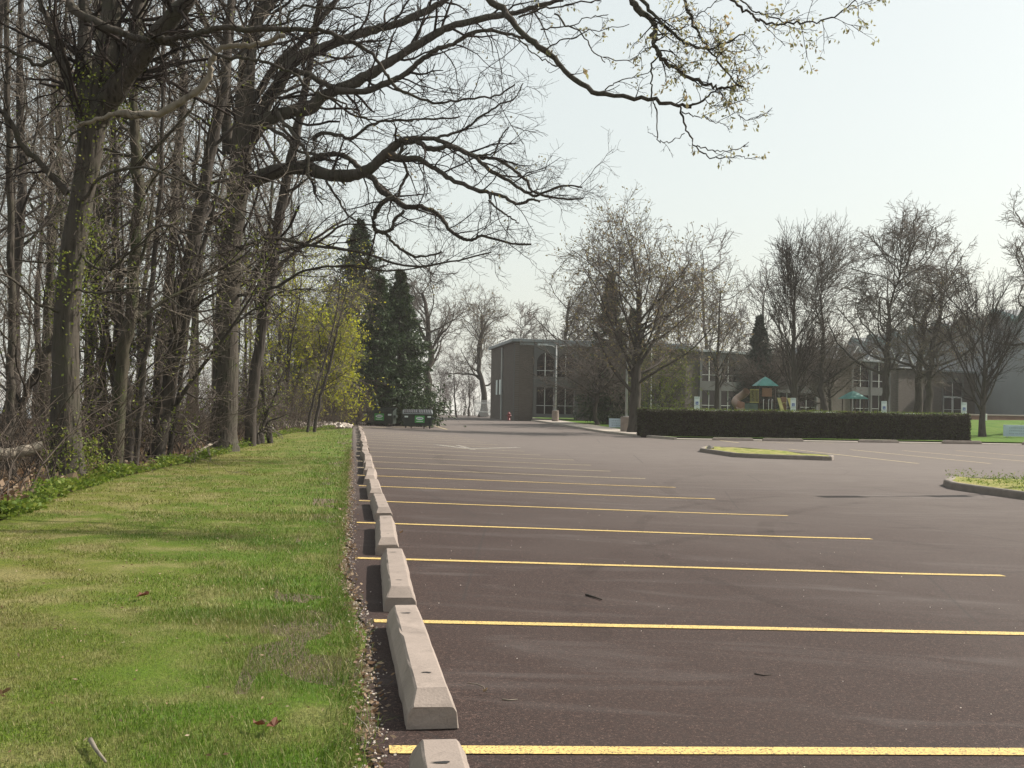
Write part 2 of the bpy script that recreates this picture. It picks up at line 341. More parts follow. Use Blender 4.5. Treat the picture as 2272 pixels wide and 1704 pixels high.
# ------------------------------------------------------------------ sheets on the terrain
def inside(poly, X, Y):
    c = np.zeros(X.shape, bool); n = len(poly); j = n - 1
    for i in range(n):
        xi, yi = poly[i]; xj, yj = poly[j]
        if yi != yj:
            k = ((yi > Y) != (yj > Y)) & (X < (xj - xi) * (Y - yi) / (yj - yi) + xi); c ^= k
        j = i
    return c
def sheet(name, poly, dz, step, mat, rough_z=0.0, seed=0, kind='structure', dens=None):
    poly = [(float(a), float(b)) for a, b in poly]
    xs = [p[0] for p in poly]; ys = [p[1] for p in poly]
    gx, gy = np.meshgrid(np.arange(min(xs), max(xs), step), np.arange(min(ys), max(ys), step))
    gx = gx.ravel(); gy = gy.ravel(); k = inside(poly, gx, gy); pts = poly + list(zip(gx[k], gy[k]))
    n = len(poly)
    r = geometry.delaunay_2d_cdt([Vector(p) for p in pts], [(i, (i + 1) % n) for i in range(n)], [], 1, 1e-5)
    V = np.array([(v.x, v.y) for v in r[0]]); Z = zt(V[:, 0], V[:, 1]) + dz
    if rough_z:
        rg = np.random.default_rng(seed); Z += rg.normal(0, rough_z, len(Z))
    me = bpy.data.meshes.new(name); me.from_pydata([(a, b, c) for (a, b), c in zip(V, Z)], [], [list(f) for f in r[2]]); me.update()
    me.polygons.foreach_set('use_smooth', [True] * len(me.polygons))
    me.materials.append(mat)
    o = obj(name, me); 
    if kind: o['kind'] = kind
    return o
def eo(u): return .13 * (1 - sst(6.2, 9.2, u)) - .02
def resample(P, step):
    P = np.asarray(P, float); d = np.concatenate([[0], np.cumsum(np.linalg.norm(np.diff(P, axis=0), axis=1))])
    n = max(2, int(d[-1] / step) + 1); s = np.linspace(0, d[-1], n)
    return np.stack([np.interp(s, d, P[:, i]) for i in range(P.shape[1])], 1)
def kerb(name, P, closed, wd, h, mat, step=1.0, side=1, parent=None, jit=0.0):
    P = [tuple(p[:2]) for p in P]
    if closed: P = P + [P[0]]
    Q = resample(P, step); T = np.gradient(Q, axis=0)
    if closed: T[0] = T[-1] = Q[1] - Q[-2]
    T /= np.linalg.norm(T, axis=1, keepdims=True); N = np.stack([-T[:, 1], T[:, 0]], 1) * side
    Z = zt(Q[:, 0], Q[:, 1]); b = .025
    prof = [(0, -.05), (.012, h - b), (.012 + b, h), (wd - b, h), (wd, h - b), (wd, -.05)]
    mb = MB(); k = len(prof); V = []
    for o_, zz in prof: V.append(np.column_stack([Q + N * o_, Z + zz]))
    V = np.stack(V, 1); S = len(Q)
    i = np.arange(S - 1)[:, None] * k + np.arange(k - 1)[None]
    q = np.stack([i, i + 1, i + k + 1, i + k], -1).reshape(-1, 4)
    mb.add(V.reshape(-1, 3), q, P=[list(range(k)), [(S - 1) * k + t for t in range(k)][::-1]] if not closed else None)
    return mb.build(name, mat, parent)

# ground
def axis(lo, hi, near, fine, g=1.25):
    a = [0.0]; st = fine
    while a[-1] < hi:
        if a[-1] > near: st *= g
        a.append(a[-1] + st)
    b = [0.0]; st = fine
    while b[-1] > lo:
        if -b[-1] > near: st *= g
        b.append(b[-1] - st)
    return np.array(sorted(set(b + a)))
ax = axis(-1200, 1200, 60, 1.5); ay = axis(-300, 1700, 160, 1.5)
gx, gy = np.meshgrid(ax, ay); gz = zt(gx, gy) - .05 + np.random.default_rng(3).normal(0, .012, gx.shape)
mb = MB(); nx = len(ax); i = (np.arange(len(ay) - 1)[:, None] * nx + np.arange(nx - 1)[None]).ravel()
mb.add(np.stack([gx, gy, gz], -1).reshape(-1, 3), np.stack([i, i + 1, i + nx + 1, i + nx], 1))
tag(mb.build('ground', MAT['forest_floor'], None, True), kind='structure')
mb = MB(); mb.add([(-1100, 185, -14), (1100, 185, -14), (1100, 1600, -14), (-1100, 1600, -14)], [(0, 1, 2, 3)]); tag(mb.build('lake', MAT['lake']), kind='structure')

hm = bpy.data.materials.new('haze'); hm.use_nodes = True; hn = hm.node_tree; hn.nodes.remove(hn.nodes['Principled BSDF'])
pv = hn.nodes.new('ShaderNodeVolumePrincipled'); pv.inputs['Color'].default_value = (1.0, .97, .93, 1); pv.inputs['Density'].default_value = .0004; pv.inputs['Anisotropy'].default_value = .2
hn.links.new(pv.outputs[0], hn.nodes['Material Output'].inputs['Volume'])
mb = MB(); mb.box(-2400, 2400, -1500, 3400, -64, 29); tag(mb.build('haze', hm), kind='stuff')
KERBPX = [(1088, 926.5), (1130, 929), (1165, 932.5), (1200, 937.5), (1240, 944), (1290, 952.5), (1340, 961), (1400, 968), (1450, 972.5), (1495, 976)]
KERB = [gp(*p)[:2] for p in KERBPX]
K0, K1 = KERB[0], KERB[-1]
FRONT = [gp(1495, 974)[:2], gp(2272, 986.5)[:2]]
fd = np.array(FRONT[1]) - np.array(FRONT[0]); FR2 = np.array(FRONT[1]) + fd * .8
lotpoly = [wu(.07, -4)] + [wu(float(eo(i * .25)) + .03 * math.sin(i * 1.7) + .02 * math.sin(i * 4.1), i * .25) for i in range(0, 260)] + \
    [wu(-.3, 66), wu(-.6, 70), wu(-1, 78), wu(-.5, 100), wu(1, 132), wu(10, 150)] + [(K0[0] + 1.2, K0[1] + 14)] + [tuple(p) for p in KERB] + [tuple(FR2), (60, 20), (60, -4)]
lot = sheet('parking_lot', lotpoly, .004, .8, MAT['asphalt'])

lawnpx = [(0, 1158), (60, 1128), (150, 1092), (230, 1068), (300, 1050), (400, 1030), (470, 1014), (540, 992), (600, 972), (640, 962), (700, 955), (740, 952), (786, 950)]
LB = [gp(*p)[:2] for p in lawnpx]
edge = [wu(float(eo(60 - i * .25)) - .035 + .03 * math.sin(i * 1.3) + .025 * math.sin(i * 5.9 + 1), 60 - i * .25) for i in range(0, 253)]
lawnpoly = [(-7.5, -4), (-6.6, 8)] + [tuple(p) for p in LB] + edge
lawn = sheet('lawn', lawnpoly, -.004, .5, MAT['lawn'], .008, 4)
sheet('soil_edge', [wu(.16, -3)] + [wu(float(eo(i)) + .06, i * 1.0) for i in range(-2, 60)] + [wu(-.55, 60 - i * 1.0) for i in range(0, 63)], -.010, .4, MAT['soil_edge'], .004, 8)
# verge behind the rocks and around the dumpsters
sheet('grass_bank', [wu(-12, 60), wu(-.4, 60), wu(-.3, 64), wu(-.8, 70), wu(-1.4, 78), wu(-1, 100), wu(-14, 96)], .0, 1.5, MAT['far_lawn'], .03, 5)
# building lawns on the right, raised behind the kerb
fn = np.array([-fd[1], fd[0]]); fn /= np.linalg.norm(fn)
RL = [tuple(p) for p in KERB] + [tuple(np.array(FRONT[0]) + fn * .9), tuple(FR2 + fn * .9), (90, 64), (95, 150), (20, 150), (-1.2, 145)]
sheet('building_lawn', RL, .10, 1.2, MAT['far_lawn'], .012, 6)
kerb('kerb', KERB, False, .18, .14, MAT['sidewalk_concrete'], 1.2, 1)['kind'] = 'structure'
kerb('kerb', [FRONT[0], tuple(FR2)], False, .15, .025, MAT['sidewalk_concrete'], 2, 1)['kind'] = 'structure'
# footpath hugging the kerb, then the strip in front of the hedge
T = np.gradient(np.array(KERB), axis=0); T /= np.linalg.norm(T, axis=1, keepdims=True); NN = np.stack([-T[:, 1], T[:, 0]], 1)
kp = np.array(KERB); wv = np.array([2.6, 2.6, 2.4, 2.2, 2.2, 2.2, 1.8, .35, .3, .3])[:, None]
sheet('footpath', [tuple(p) for p in kp[:8] + NN[:8] * .19] + [tuple(p) for p in (kp + NN * (.2 + wv))[:8][::-1]], .13, 1, MAT['sidewalk_concrete'])
fn = np.array([-fd[1], fd[0]]); fn /= np.linalg.norm(fn)
sheet('footpath', [tuple(np.array(FRONT[0]) + fn * .155), tuple(FR2 + fn * .155), tuple(FR2 + fn * 1.2), tuple(np.array(FRONT[0]) + fn * 1.2)], .022, 1.5, MAT['sidewalk_concrete'])

# stall lines -------------------------------------------------------
def strip(name, p0, p1, wd, mat, dz=.009, seg=.5):
    p0 = np.array(p0, float); p1 = np.array(p1, float); Q = resample([p0, p1], seg); t = (p1 - p0) / np.linalg.norm(p1 - p0); n = np.array([-t[1], t[0]]) * wd / 2
    rg = np.random.default_rng(int(abs(p0[0] * 97 + p0[1] * 31)) + 1); j = rg.normal(0, .0025, (len(Q), 1))
    A = Q + n * (1 + j / wd * 2); B = Q - n * (1 + j[::-1] / wd * 2)
    V = np.concatenate([np.column_stack([A, zt(A[:, 0], A[:, 1]) + dz]), np.column_stack([B, zt(B[:, 0], B[:, 1]) + dz])]); S = len(Q); i = np.arange(S - 1)
    mb = MB(); mb.add(V, np.stack([i, i + S, i + S + 1, i + 1], 1)); o = mb.build(name, mat); o['kind'] = 'structure'; return o
LU = [4.42, 7.03, 9.85, 12.78, 15.65, 18.48, 21.15, 23.7, 26.3, 29.0] + [31.75 + 2.74 * i for i in range(9)]
for k, uu in enumerate(LU):
    mt = MAT['yellow_paint'] if k < 7 else MAT['pale_yellow_paint']
    w1 = 6.45 + .1 * math.sin(k * 2.1)
    if k >= 11: w1 = 6.0 - (k - 11) * .1
    strip('parking_line', wu([.17, .155, .04, .06, .1, .11, .09][k] if k < 7 else .09, uu), wu(w1, uu + .02 * math.sin(k)), .10, mt)
for a, b in (((1748, 996.5), (2038, 1029)), ((1886, 998), (2198, 1029)), ((2003, 1000), (2330, 1029)), ((2120, 1000), (2400, 1022))):
    strip('parking_line', gp(*a)[:2], gp(*b)[:2], .12, MAT['pale_yellow_paint'])
for a, b in (((1590, 976.5), (1640, 983)), ((1680, 980), (1762, 984)), ((1800, 983), (1850, 984)), ((2020, 985), (2045, 986))):
    strip('parking_line', gp(*a)[:2], gp(*b)[:2], .12, MAT['pale_yellow_paint'])
strip('parking_line', gp(966, 945)[:2], gp(992, 953)[:2], .15, MAT['pale_yellow_paint'])
strip('parking_line', gp(800, 948.5)[:2], gp(966, 946)[:2], .15, MAT['pale_yellow_paint'])
# faded arrow on the drive and tyre marks
paint('faded_white_paint', (.40, .37, .33), .47)
for a, b, wd in (((968, 987), (1040, 996), .35), ((1015, 988), (1050, 998), .2), ((1040, 996), (1150, 993), .3)):
    strip('arrow_marking', gp(*a)[:2], gp(*b)[:2], wd, MAT['faded_white_paint'])
m = NM('tyre_mark', .9, .1); m.col((.03, .027, .025)); tb = m.n('ShaderNodeBsdfTransparent'); mx = m.n('ShaderNodeMixShader')
m.l(m.ramp(m.noise(1.2, 5, .7), [(.42, 0.), (.75, .20)]), mx.inputs[0]); m.l(tb.outputs[0], mx.inputs[1]); m.l(m.b.outputs[0], mx.inputs[2]); m.l(mx.outputs[0], m.t.nodes['Material Output'].inputs[0]); MAT['tyre_mark'] = m.m
def arc(cx, cy, r, a0, a1, wd):
    A = np.radians(np.linspace(a0, a1, 24)); mb = MB(); V = []
    for rr in (r - wd / 2, r + wd / 2):
        x = cx + rr * np.cos(A); y = cy + rr * np.sin(A); V.append(np.column_stack([x, y, zt(x, y) + .0125]))
    i = np.arange(23); mb.add(np.concatenate(V), np.stack([i, i + 24, i + 25, i + 1], 1)); tag(mb.build('tyre_mark', MAT['tyre_mark']), kind='structure')
for a in ((13, 12, 11.5, 130, 205, .16), (13, 12, 9.9, 130, 205, .22), (8, 8, 7.5, 100, 190, .2), (16, 20, 13, 150, 215, .25), (2, 52, 9, 250, 330, .3), (0, 50, 10.6, 250, 330, .3), (12, 30, 14, 170, 235, .25)):
    arc(*a)

# islands -----------------------------------------------------------
def island(pts, label, grassmat):
    c = np.mean(pts, 0); o = empty('traffic_island', (0, 0, 0), label=label, cat='island')
    kerb('kerb', pts, True, .16, .15, MAT['kerb_concrete'], .5, 1, o)
    inner = [tuple(c + (np.array(p) - c) * (1 - .14 / max(np.linalg.norm(np.array(p) - c), .3))) for p in pts]
    s_ = sheet('grass', inner, .125, .35, grassmat, .02, 9, None); s_.parent = o
    return o
i1 = [gp(*p)[:2] for p in ((1552, 1003), (1585, 1008), (1632, 1015), (1700, 1018), (1800, 1021), (1845, 1023), (1852, 1019), (1800, 1015), (1717, 1006.5), (1660, 1001), (1600, 999), (1560, 998))]
ccw = lambda P: P if sum(P[i - 1][0] * P[i][1] - P[i][0] * P[i - 1][1] for i in range(len(P))) > 0 else P[::-1]
island(ccw(i1), 'long narrow kerbed island of yellowing grass in the middle of the lot', MAT['island_grass'])
i2 = [gp(*p)[:2] for p in ((2092, 1078), (2112, 1086), (2180, 1096), (2272, 1109))] + [np.array([10.9, 17.5]), np.array([12, 16.2]), np.array([15.6, 16.4]), np.array([16.2, 18]), np.array([16.2, 25])] + [gp(2272, 1077)[:2], gp(2180, 1073)[:2], gp(2110, 1070)[:2]]
I2 = ccw(i2)
island(I2, 'kerbed island with weedy plants at the right edge of the picture', MAT['island_grass'])

# wheel stops -------------------------------------------------------
def stop_mesh(seed, L=2.13, wd=.225, h=.16):
    rg = np.random.default_rng(seed); mb = MB(); e = .085; ti = .040; c = .010
    # cross-section rings along the length: x = along, y = across
    ys = lambda a, b: [(-wd / 2, 0), (-wd / 2 + .006, .07), (-wd / 2 + a, b - c), (-wd / 2 + a + c, b), (wd / 2 - a - c, b), (wd / 2 - a, b - c), (wd / 2 - .006, .07), (wd / 2, 0)]
    xs = np.concatenate([[-L / 2, -L / 2 + .012, -L / 2 + e], np.linspace(-L / 2 + e + .02, L / 2 - e - .02, 14), [L / 2 - e, L / 2 - .012, L / 2]])
    V = []
    for i, x in enumerate(xs):
        if i in (0, len(xs) - 1): r = [(y * .985, min(z, .098)) for y, z in ys(.02, .10)]
        elif i in (1, len(xs) - 2): r = [(y, min(z, .106)) for y, z in ys(.018, .108)]
        else: r = ys(ti, h)
        V += [(x, y, z) for y, z in r]
    V = np.array(V); V += rg.normal(0, .0016, V.shape); ch_ = rg.integers(0, len(V), 5); V[ch_] *= [1, .965, .95]; V[:, 2] = np.maximum(V[:, 2], 0); k = 8; S = len(xs)
    i = np.arange(S - 1)[:, None] * k + np.arange(k - 1)[None]
    mb.add(V, np.stack([i, i + k, i + k + 1, i + 1], -1).reshape(-1, 4), P=[list(range(k)), [(S - 1) * k + t for t in range(k)][::-1]])
    return mb
stopmesh = [stop_mesh(s).mesh('wheel_stop', False, MAT['concrete']) for s in range(4)]
hole_m = []
for sx_ in (-.72, .72):
    hb = MB(); rg = np.random.default_rng(int(sx_ * 10) + 50); A = np.arange(9) * 2 * math.pi / 9; r_ = .014 * (1 + rg.normal(0, .32, 9)); r_[2] *= 1.7
    hb.add(np.column_stack([sx_ + np.cos(A) * r_ * .8, np.sin(A) * r_ * 1.5, np.full(9, .1615)]), P=[list(range(9))]); hole_m.append(hb.mesh('pin_hole', False, MAT['rubber']))
ordn = ['', 'second', 'third', 'fourth', 'fifth', 'sixth', 'seventh', 'eighth', 'ninth', 'tenth', 'eleventh', 'twelfth', 'thirteenth', 'fourteenth', 'fifteenth', 'sixteenth', 'seventeenth', 'eighteenth', 'nineteenth', 'twentieth', 'twenty-first', 'twenty-second']
rs = random.Random(8)
def wstop(x, y, rz, label, group, i):
    t = empty('wheel_stop', (x, y, float(zt(x, y)) + .005), rz, label, 'wheel stop', group)
    obj('block', stopmesh[i % 4], t); [obj('pin_hole', h_, t) for h_ in hole_m]; return t
SU = [3.06, 5.77, 8.42] + [LU[i] + 1.37 for i in range(2, 18)] + [56, 58.8, 61.5]
for i in range(21):
    lab = 'nearest wheel stop, cut off by the bottom edge of the picture' if i == 0 else ('first whole concrete wheel stop, with a dark pin hole in its near end' if i == 1 else
          ordn[i + 1] + ' concrete wheel stop from the camera in the row beside the lawn')
    if i == 20: lab = 'farthest wheel stop of the row beside the lawn, next to the white rocks'
    wc = .345 + rs.uniform(-.025, .025)
    if i == 0: wc = .335
    if i == 1: wc = .352
    if i == 2: wc = .352
    x, y = wu(wc, SU[i] + (rs.uniform(-.08, .08) if i > 2 else 0))
    wstop(x, y, AL + math.pi / 2 + (rs.uniform(-.035, .035) if i > 2 else [-.006, .012, -.014][i]), lab, 'wheel stops in a row beside the lawn', i)
fa = math.atan2(fd[1], fd[0])
for i, (xa, xb, yb, lb) in enumerate(((1581, 1670, 977.5, 'low concrete wheel stop nearest the shade tree, in front of the hedge'), (1693, 1780, 979, 'second wheel stop along the front of the hedge, left of the gap'), (1906, 1991, 982, 'wheel stop in front of the hedge below the right playground roof'), (2092, 2175, 984, 'wheel stop at the right end of the hedge'), (2268, 2355, 987, 'wheel stop cut off by the right edge before the pale blue board'))):
    a = gp(xa, yb); b = gp(xb, yb + .6); wstop((a[0] + b[0]) / 2, (a[1] + b[1]) / 2, fa, lb, 'wheel stops in front of the hedge', i)

# ------------------------------------------------------------------ trees
def interp_at(P, R, idx, t):
    S = P.shape[1]; f = t * (S - 1); i0 = np.minimum(f.astype(int), S - 2); a = (f - i0)[:, None]
    p = P[idx, i0] * (1 - a) + P[idx, i0 + 1] * a; T = P[idx, i0 + 1] - P[idx, i0]; T /= np.linalg.norm(T, axis=1, keepdims=True) + 1e-9
    r = R[idx, i0] * (1 - a[:, 0]) + R[idx, i0 + 1] * a[:, 0]; return p, T, r
def spawn(rng, P, R, n, t0=.15, t1=1., L=1., Lt=.5, ang=50, rr=.6, segs=5, wig=.25, up=0., tip=.25, rmin=.004, bias=None, flat=0.0, angv=15, lexp=1):
    B = len(P); idx = np.repeat(np.arange(B), n); N = B * n
    if N == 0: return np.zeros((0, segs, 3)), np.zeros((0, segs))
    t = t0 + (t1 - t0) * ((np.tile(np.arange(n), B) + rng.random(N)) / n)
    p, T, r = interp_at(P, R, idx, t)
    Q = rng.normal(0, 1, (N, 3)); Q[:, 2] *= (1 - flat)
    if bias is not None: Q += np.asarray(bias)
    Q -= (Q * T).sum(1, keepdims=True) * T; Q /= np.linalg.norm(Q, axis=1, keepdims=True) + 1e-9
    a = np.radians(ang + rng.normal(0, angv, N))[:, None]
    D = np.cos(a) * T + np.sin(a) * Q
    Ln = (L if np.ndim(L) == 0 else np.asarray(L)[idx]) * (1 - Lt * t ** lexp) * rng.uniform(.6, 1.3, N)
    r0 = np.maximum(r * rr * rng.uniform(.7, 1.1, N), rmin)
    return walk(rng, p, D, Ln, r0, segs, wig, up, tip, rmin)
def walk(rng, p, D, Ln, r0, segs, wig, up, tip, rmin):
    N = len(p); OP = np.empty((N, segs, 3)); OP[:, 0] = p; st = (Ln / (segs - 1))[:, None]
    for i in range(1, segs):
        D = D + rng.normal(0, wig, (N, 3)); D[:, 2] += up; D /= np.linalg.norm(D, axis=1, keepdims=True) + 1e-9
        OP[:, i] = OP[:, i - 1] + D * st
    f = np.linspace(1, tip, segs)[None]; OR = np.maximum(r0[:, None] * f, rmin * .8)
    return OP, OR
def crown_levels(rng, mbT, mbC, P, R, levels, leafp=None, mbL=None):
    """levels: list of dicts for spawn; tubes of the first `thick` levels go to the trunk mesh"""
    for lv in levels:
        lv = dict(lv); k = lv.pop('k', 3); dst = lv.pop('to', 'C'); n = lv.pop('n')
        P, R = spawn(rng, P, R, n, **lv)
        (mbT if dst == 'T' else mbC).tubes(P, R, k)
    if mbL is not None and leafp:
        frac, per, size, spread, drop = leafp
        k = rng.random(len(P)) < frac; E = P[k]
        if len(E):
            q = np.repeat(E[:, -1], per, 0) + rng.normal(0, spread, (len(E) * per, 3)); mbL.leaves(q, size, rng, .5, drop)
    return P, R
def trunk_path(rng, H_, lean=(0, 0), wob=.15, S=14):
    z = np.linspace(-.15, H_, S); x = lean[0] * (z / H_) ** 1.2 * H_ if False else lean[0] * z; y = lean[1] * z
    wx = np.cumsum(rng.normal(0, wob, S)) * .5; wy = np.cumsum(rng.normal(0, wob, S)) * .5; wx -= wx[0]; wy -= wy[0]
    return np.stack([x + wx, y + wy, z], 1)
def make_tree(name, seed, H_, r0, levels, th=1.0, lean=(0, 0), wob=.12, tipr=.12, mats=('bark', 'twig'), leaf=None, leafmat_=None, flare=1.5, forks=0, S=14, loc=(0, 0, 0), rz=0, label=None, group=None, k=10):
    rng = np.random.default_rng(seed); T = MB(); C = MB(); Lf = MB()
    P = trunk_path(rng, H_ * th, lean, wob, S); s = np.linspace(0, 1, S); R = r0 * (1 - (1 - tipr) * s ** .9); R[0] *= flare; R[1] *= 1 + (flare - 1) * .25
    T.tubes(P[None], R[None], k, .05, rng)
    PP, RR = P[None], R[None]
    if forks:
        FP, FR = spawn(rng, P[None], R[None], forks, .45, .98, L=H_ * .55, Lt=.3, ang=24, rr=.8, segs=S, wig=.09, up=.05, tip=.2, rmin=.02, angv=8)
        T.tubes(FP, FR, 7); PP = np.concatenate([PP, FP]); RR = np.concatenate([RR, FR])
    crown_levels(rng, T, C, PP, RR, levels, leaf, Lf if leaf else None)
    o = empty(name, loc, rz, label, 'tree', group)
    T.build('trunk', MAT[mats[0]], o, True); C.build('crown', MAT[mats[1]], o, True)
    if leaf: Lf.build('foliage', MAT[leafmat_], o)
    return o

def cat_rom(P, n):
    P = np.asarray(P, float); Q = np.vstack([2 * P[0] - P[1], P, 2 * P[-1] - P[-2]]); out = []
    for i in range(1, len(Q) - 2):
        t = np.linspace(0, 1, n, endpoint=False)[:, None]; a, b, c, d = Q[i - 1], Q[i], Q[i + 1], Q[i + 2]
        out.append(.5 * ((2 * b) + (-a + c) * t + (2 * a - 5 * b + 4 * c - d) * t ** 2 + (-a + 3 * b - 3 * c + d) * t ** 3))
    out.append(P[-1:]); return np.vstack(out)
def R1(pts): return [(550 + .3615 * x, .3615 * y) for x, y in pts]
def R2(pts): return [(1150 + .3843 * x, .3843 * y) for x, y in pts]
def R7(pts): return [(.3616 * x, .3616 * y) for x, y in pts]
def limb(rng, mb, px, Y0, Y1, r0, r1, k=7, n=5, wob=.012):
    """limb through picture points, its depth easing from Y0 to Y1, radii given in source pixels"""
    d = np.concatenate([[0], np.cumsum([math.hypot(px[i + 1][0] - px[i][0], px[i + 1][1] - px[i][1]) for i in range(len(px) - 1)])]); d /= d[-1]
    Ys = Y0 + (Y1 - Y0) * d
    P = np.array([at(x, y, Y) for (x, y), Y in zip(px, Ys)]); P = cat_rom(P, n); S = len(P)
    P[1:-1] += rng.normal(0, wob, (S - 2, 3)); s = np.linspace(0, 1, S)
    R = (r0 + (r1 - r0) * s) * (Y0 + (Y1 - Y0) * s) / F * (1 + .06 * np.sin(s * 37 + r0) + rng.normal(0, .03, S))
    mb.tubes(P[None], R[None], k, .04, rng); return P[None], R[None]
def dress(rng, mbT, mbC, limbs, dens=2.6, L=1.7, r2=.45, up=0.0, bias=None, nn=(5, 4), t0=.12, leaf=None, mbL=None, rm=.005):
    """side branches and twigs along traced limbs"""
    EP = []
    for P, R in limbs:
        ln = np.linalg.norm(np.diff(P[0], axis=0), axis=1).sum(); n = max(3, int(ln * dens))
        a, ar = spawn(rng, P, R, n, t0, 1., L=min(L, .55 * ln + .4), Lt=.35, ang=48, rr=r2, segs=7, wig=.20, up=up, tip=.3, rmin=rm * 1.5, bias=bias); ar = np.minimum(ar, .035); mbC.tubes(a, ar, 4)
        b, br = spawn(rng, a, ar, nn[0], .2, 1., L=L * .42, Lt=.4, ang=45, rr=.6, segs=5, wig=.22, up=up, tip=.4, rmin=rm, bias=bias); mbC.tubes(b, br, 3)
        c, cr_ = spawn(rng, b, br, nn[1], .2, 1., L=L * .2, Lt=.3, ang=42, rr=.7, segs=4, wig=.2, up=up, tip=.5, rmin=rm * .8); mbC.tubes(c, cr_, 3)
        EP.append(c)
    E = np.concatenate(EP)
    if leaf and mbL is not None:
        fr, per, size, spread, drop = leaf; k = rng.random(len(E)) < fr; E = E[k]
        if len(E): mbL.leaves(np.repeat(E[:, -1], per, 0) + rng.normal(0, spread, (len(E) * per, 3)), size, rng, .45, drop)
    return E

# --- the great oak (second big trunk) --------------------------------
rng = np.random.default_rng(21); T = MB(); C = MB(); Lf = MB(); YB = 30.2; Ls = []
tp = [(494, 1008), (495, 985), (496, 960), (500, 875), (503, 731), (508, 620), (515, 520), (530, 400), (538, 300), (545, 200), (552, 108), (572, 40), (597, -20), (620, -200), (640, -380)]
tr_ = [40, 34, 30, 28, 26, 25, 24, 23, 22, 20, 17, 15, 13, 9, 4]
P = np.array([at(x, y, YB) for x, y in tp]); P = cat_rom(P, 4); R = np.interp(np.linspace(0, 14, len(P)), np.arange(15), tr_) * YB / F
T.tubes(P[None], R[None], 22, .035, rng)
ls = lambda *a, **k: Ls.append(limb(rng, T, *a, **k))
ls([(528, 420)] + R1([(0, 1125), (150, 1060), (330, 1030), (480, 1070), (650, 1075), (740, 1040), (830, 960), (930, 870)]), YB, 28.5, 18, 10, 10)
ls(R1([(700, 1060), (760, 1090), (820, 1170), (900, 1220), (970, 1270), (1060, 1270), (1160, 1310), (1230, 1400), (1310, 1460), (1370, 1475), (1450, 1450), (1620, 1495), (1740, 1500)]), 29, 27.5, 8, 2, 7)
ls(R1([(900, 1215), (820, 1250), (780, 1320), (775, 1390), (800, 1420), (880, 1410), (895, 1360), (960, 1290)]), 28.6, 28.4, 6, 3.5, 7)
ls(R1([(810, 1425), (850, 1440), (900, 1500), (1000, 1565), (1080, 1575), (1190, 1545)]), 28.5, 28, 4.5, 2, 6)
ls(R1([(330, 1010), (430, 960), (530, 945), (600, 960), (680, 1030), (760, 1090)]), 29.4, 29, 6, 6, 7)
ls(R1([(925, 875), (1040, 870), (1120, 915), (1250, 900), (1380, 960), (1480, 1040), (1600, 1110), (1720, 1190), (1800, 1190), (1936, 1140), (2050, 1150)]), 28.5, 27, 7, 2, 7)
ls(R1([(860, 940), (940, 970), (1050, 975), (1150, 1040), (1270, 1110), (1400, 1165), (1480, 1180), (1560, 1205), (1650, 1250), (1740, 1225), (1790, 1240)]), 28.6, 26.5, 7, 2.5, 7)
ls(R1([(930, 870), (1000, 845), (1120, 850), (1250, 890), (1400, 960), (1500, 970), (1600, 1020), (1700, 1100), (1760, 1180), (1936, 1220), (2060, 1215)]), 28.4, 27.5, 6, 2, 7)
ls(R1([(955, 880), (930, 950), (960, 1000), (980, 1070), (940, 1140), (925, 1210)]), 28.4, 28.6, 4, 3, 6)
ls(R1([(1480, 1180), (1490, 1240), (1560, 1300), (1620, 1340), (1660, 1370)]), 27, 26.7, 3, 1.5, 6)
ls(R1([(1400, 960), (1500, 940), (1530, 900), (1560, 830), (1600, 780)]), 27.6, 27.3, 2.5, 1.5, 6)
ls([(545, 320)] + R1([(40, 800), (130, 730), (250, 690), (380, 670), (450, 600), (570, 540), (700, 480), (870, 380), (1000, 300), (1150, 210), (1250, 165), (1400, 120), (1560, 95), (1700, 60), (1800, 30), (1936, 0)]), YB, 29, 17, 4, 10)
ls([(545, 300)] + R1([(60, 730), (120, 620), (200, 500), (270, 380), (330, 340), (450, 300), (600, 240), (750, 190), (900, 150), (1050, 90), (1180, 20), (1300, -60), (1500, -150)]), YB, 31, 17, 5, 10)
ls(R1([(540, 555), (720, 560), (850, 510), (960, 460), (1040, 390), (1150, 310), (1260, 270), (1380, 200), (1500, 190), (1600, 210), (1690, 235)]), 29.6, 28, 8, 3, 7)
ls(R1([(240, 430), (330, 440), (450, 500), (560, 560)]), 30, 29.6, 7, 6, 7)
ls(R1([(180, 690), (210, 740), (260, 800), (340, 900), (370, 980), (370, 1080), (410, 1110)]), 29.2, 28.6, 5.5, 3, 6)
ls(R1([(480, 1110), (540, 1200), (600, 1300), (680, 1370), (760, 1420)]), 29, 28.3, 3, 1.5, 6)
ls(R1([(120, 780), (200, 820), (250, 860), (290, 920), (400, 940), (460, 960)]), 29.6, 29.4, 5, 3, 6)
ls(R1([(400, 860), (450, 820), (560, 830), (640, 850), (760, 760), (900, 740), (1100, 730), (1290, 720)]), 29.6, 28, 5, 2, 6)
ls(R1([(1150, 850), (1250, 820), (1350, 780), (1450, 700), (1560, 640), (1640, 600), (1690, 510)]), 28.3, 27.5, 3.5, 1.2, 6)
ls([(505, 340), (500, 200), (508, 100), (516, 0), (530, -180)], YB + .6, YB + .8, 13, 6, 8)
ls([(540, 260), (610, 150), (690, 70), (760, -20), (840, -140)], YB, 31.5, 9, 5, 8)
ls([(552, 90), (620, -10), (700, -100)], YB, 31.5, 8, 4, 8)
ls([(508, 640), (560, 600), (620, 560), (700, 540), (760, 500), (840, 500)], YB, 28.5, 4.5, 1.8, 6)
ls([(506, 660), (600, 640), (680, 600), (760, 590), (860, 600), (960, 590)], YB, 28, 4, 1.5, 6)
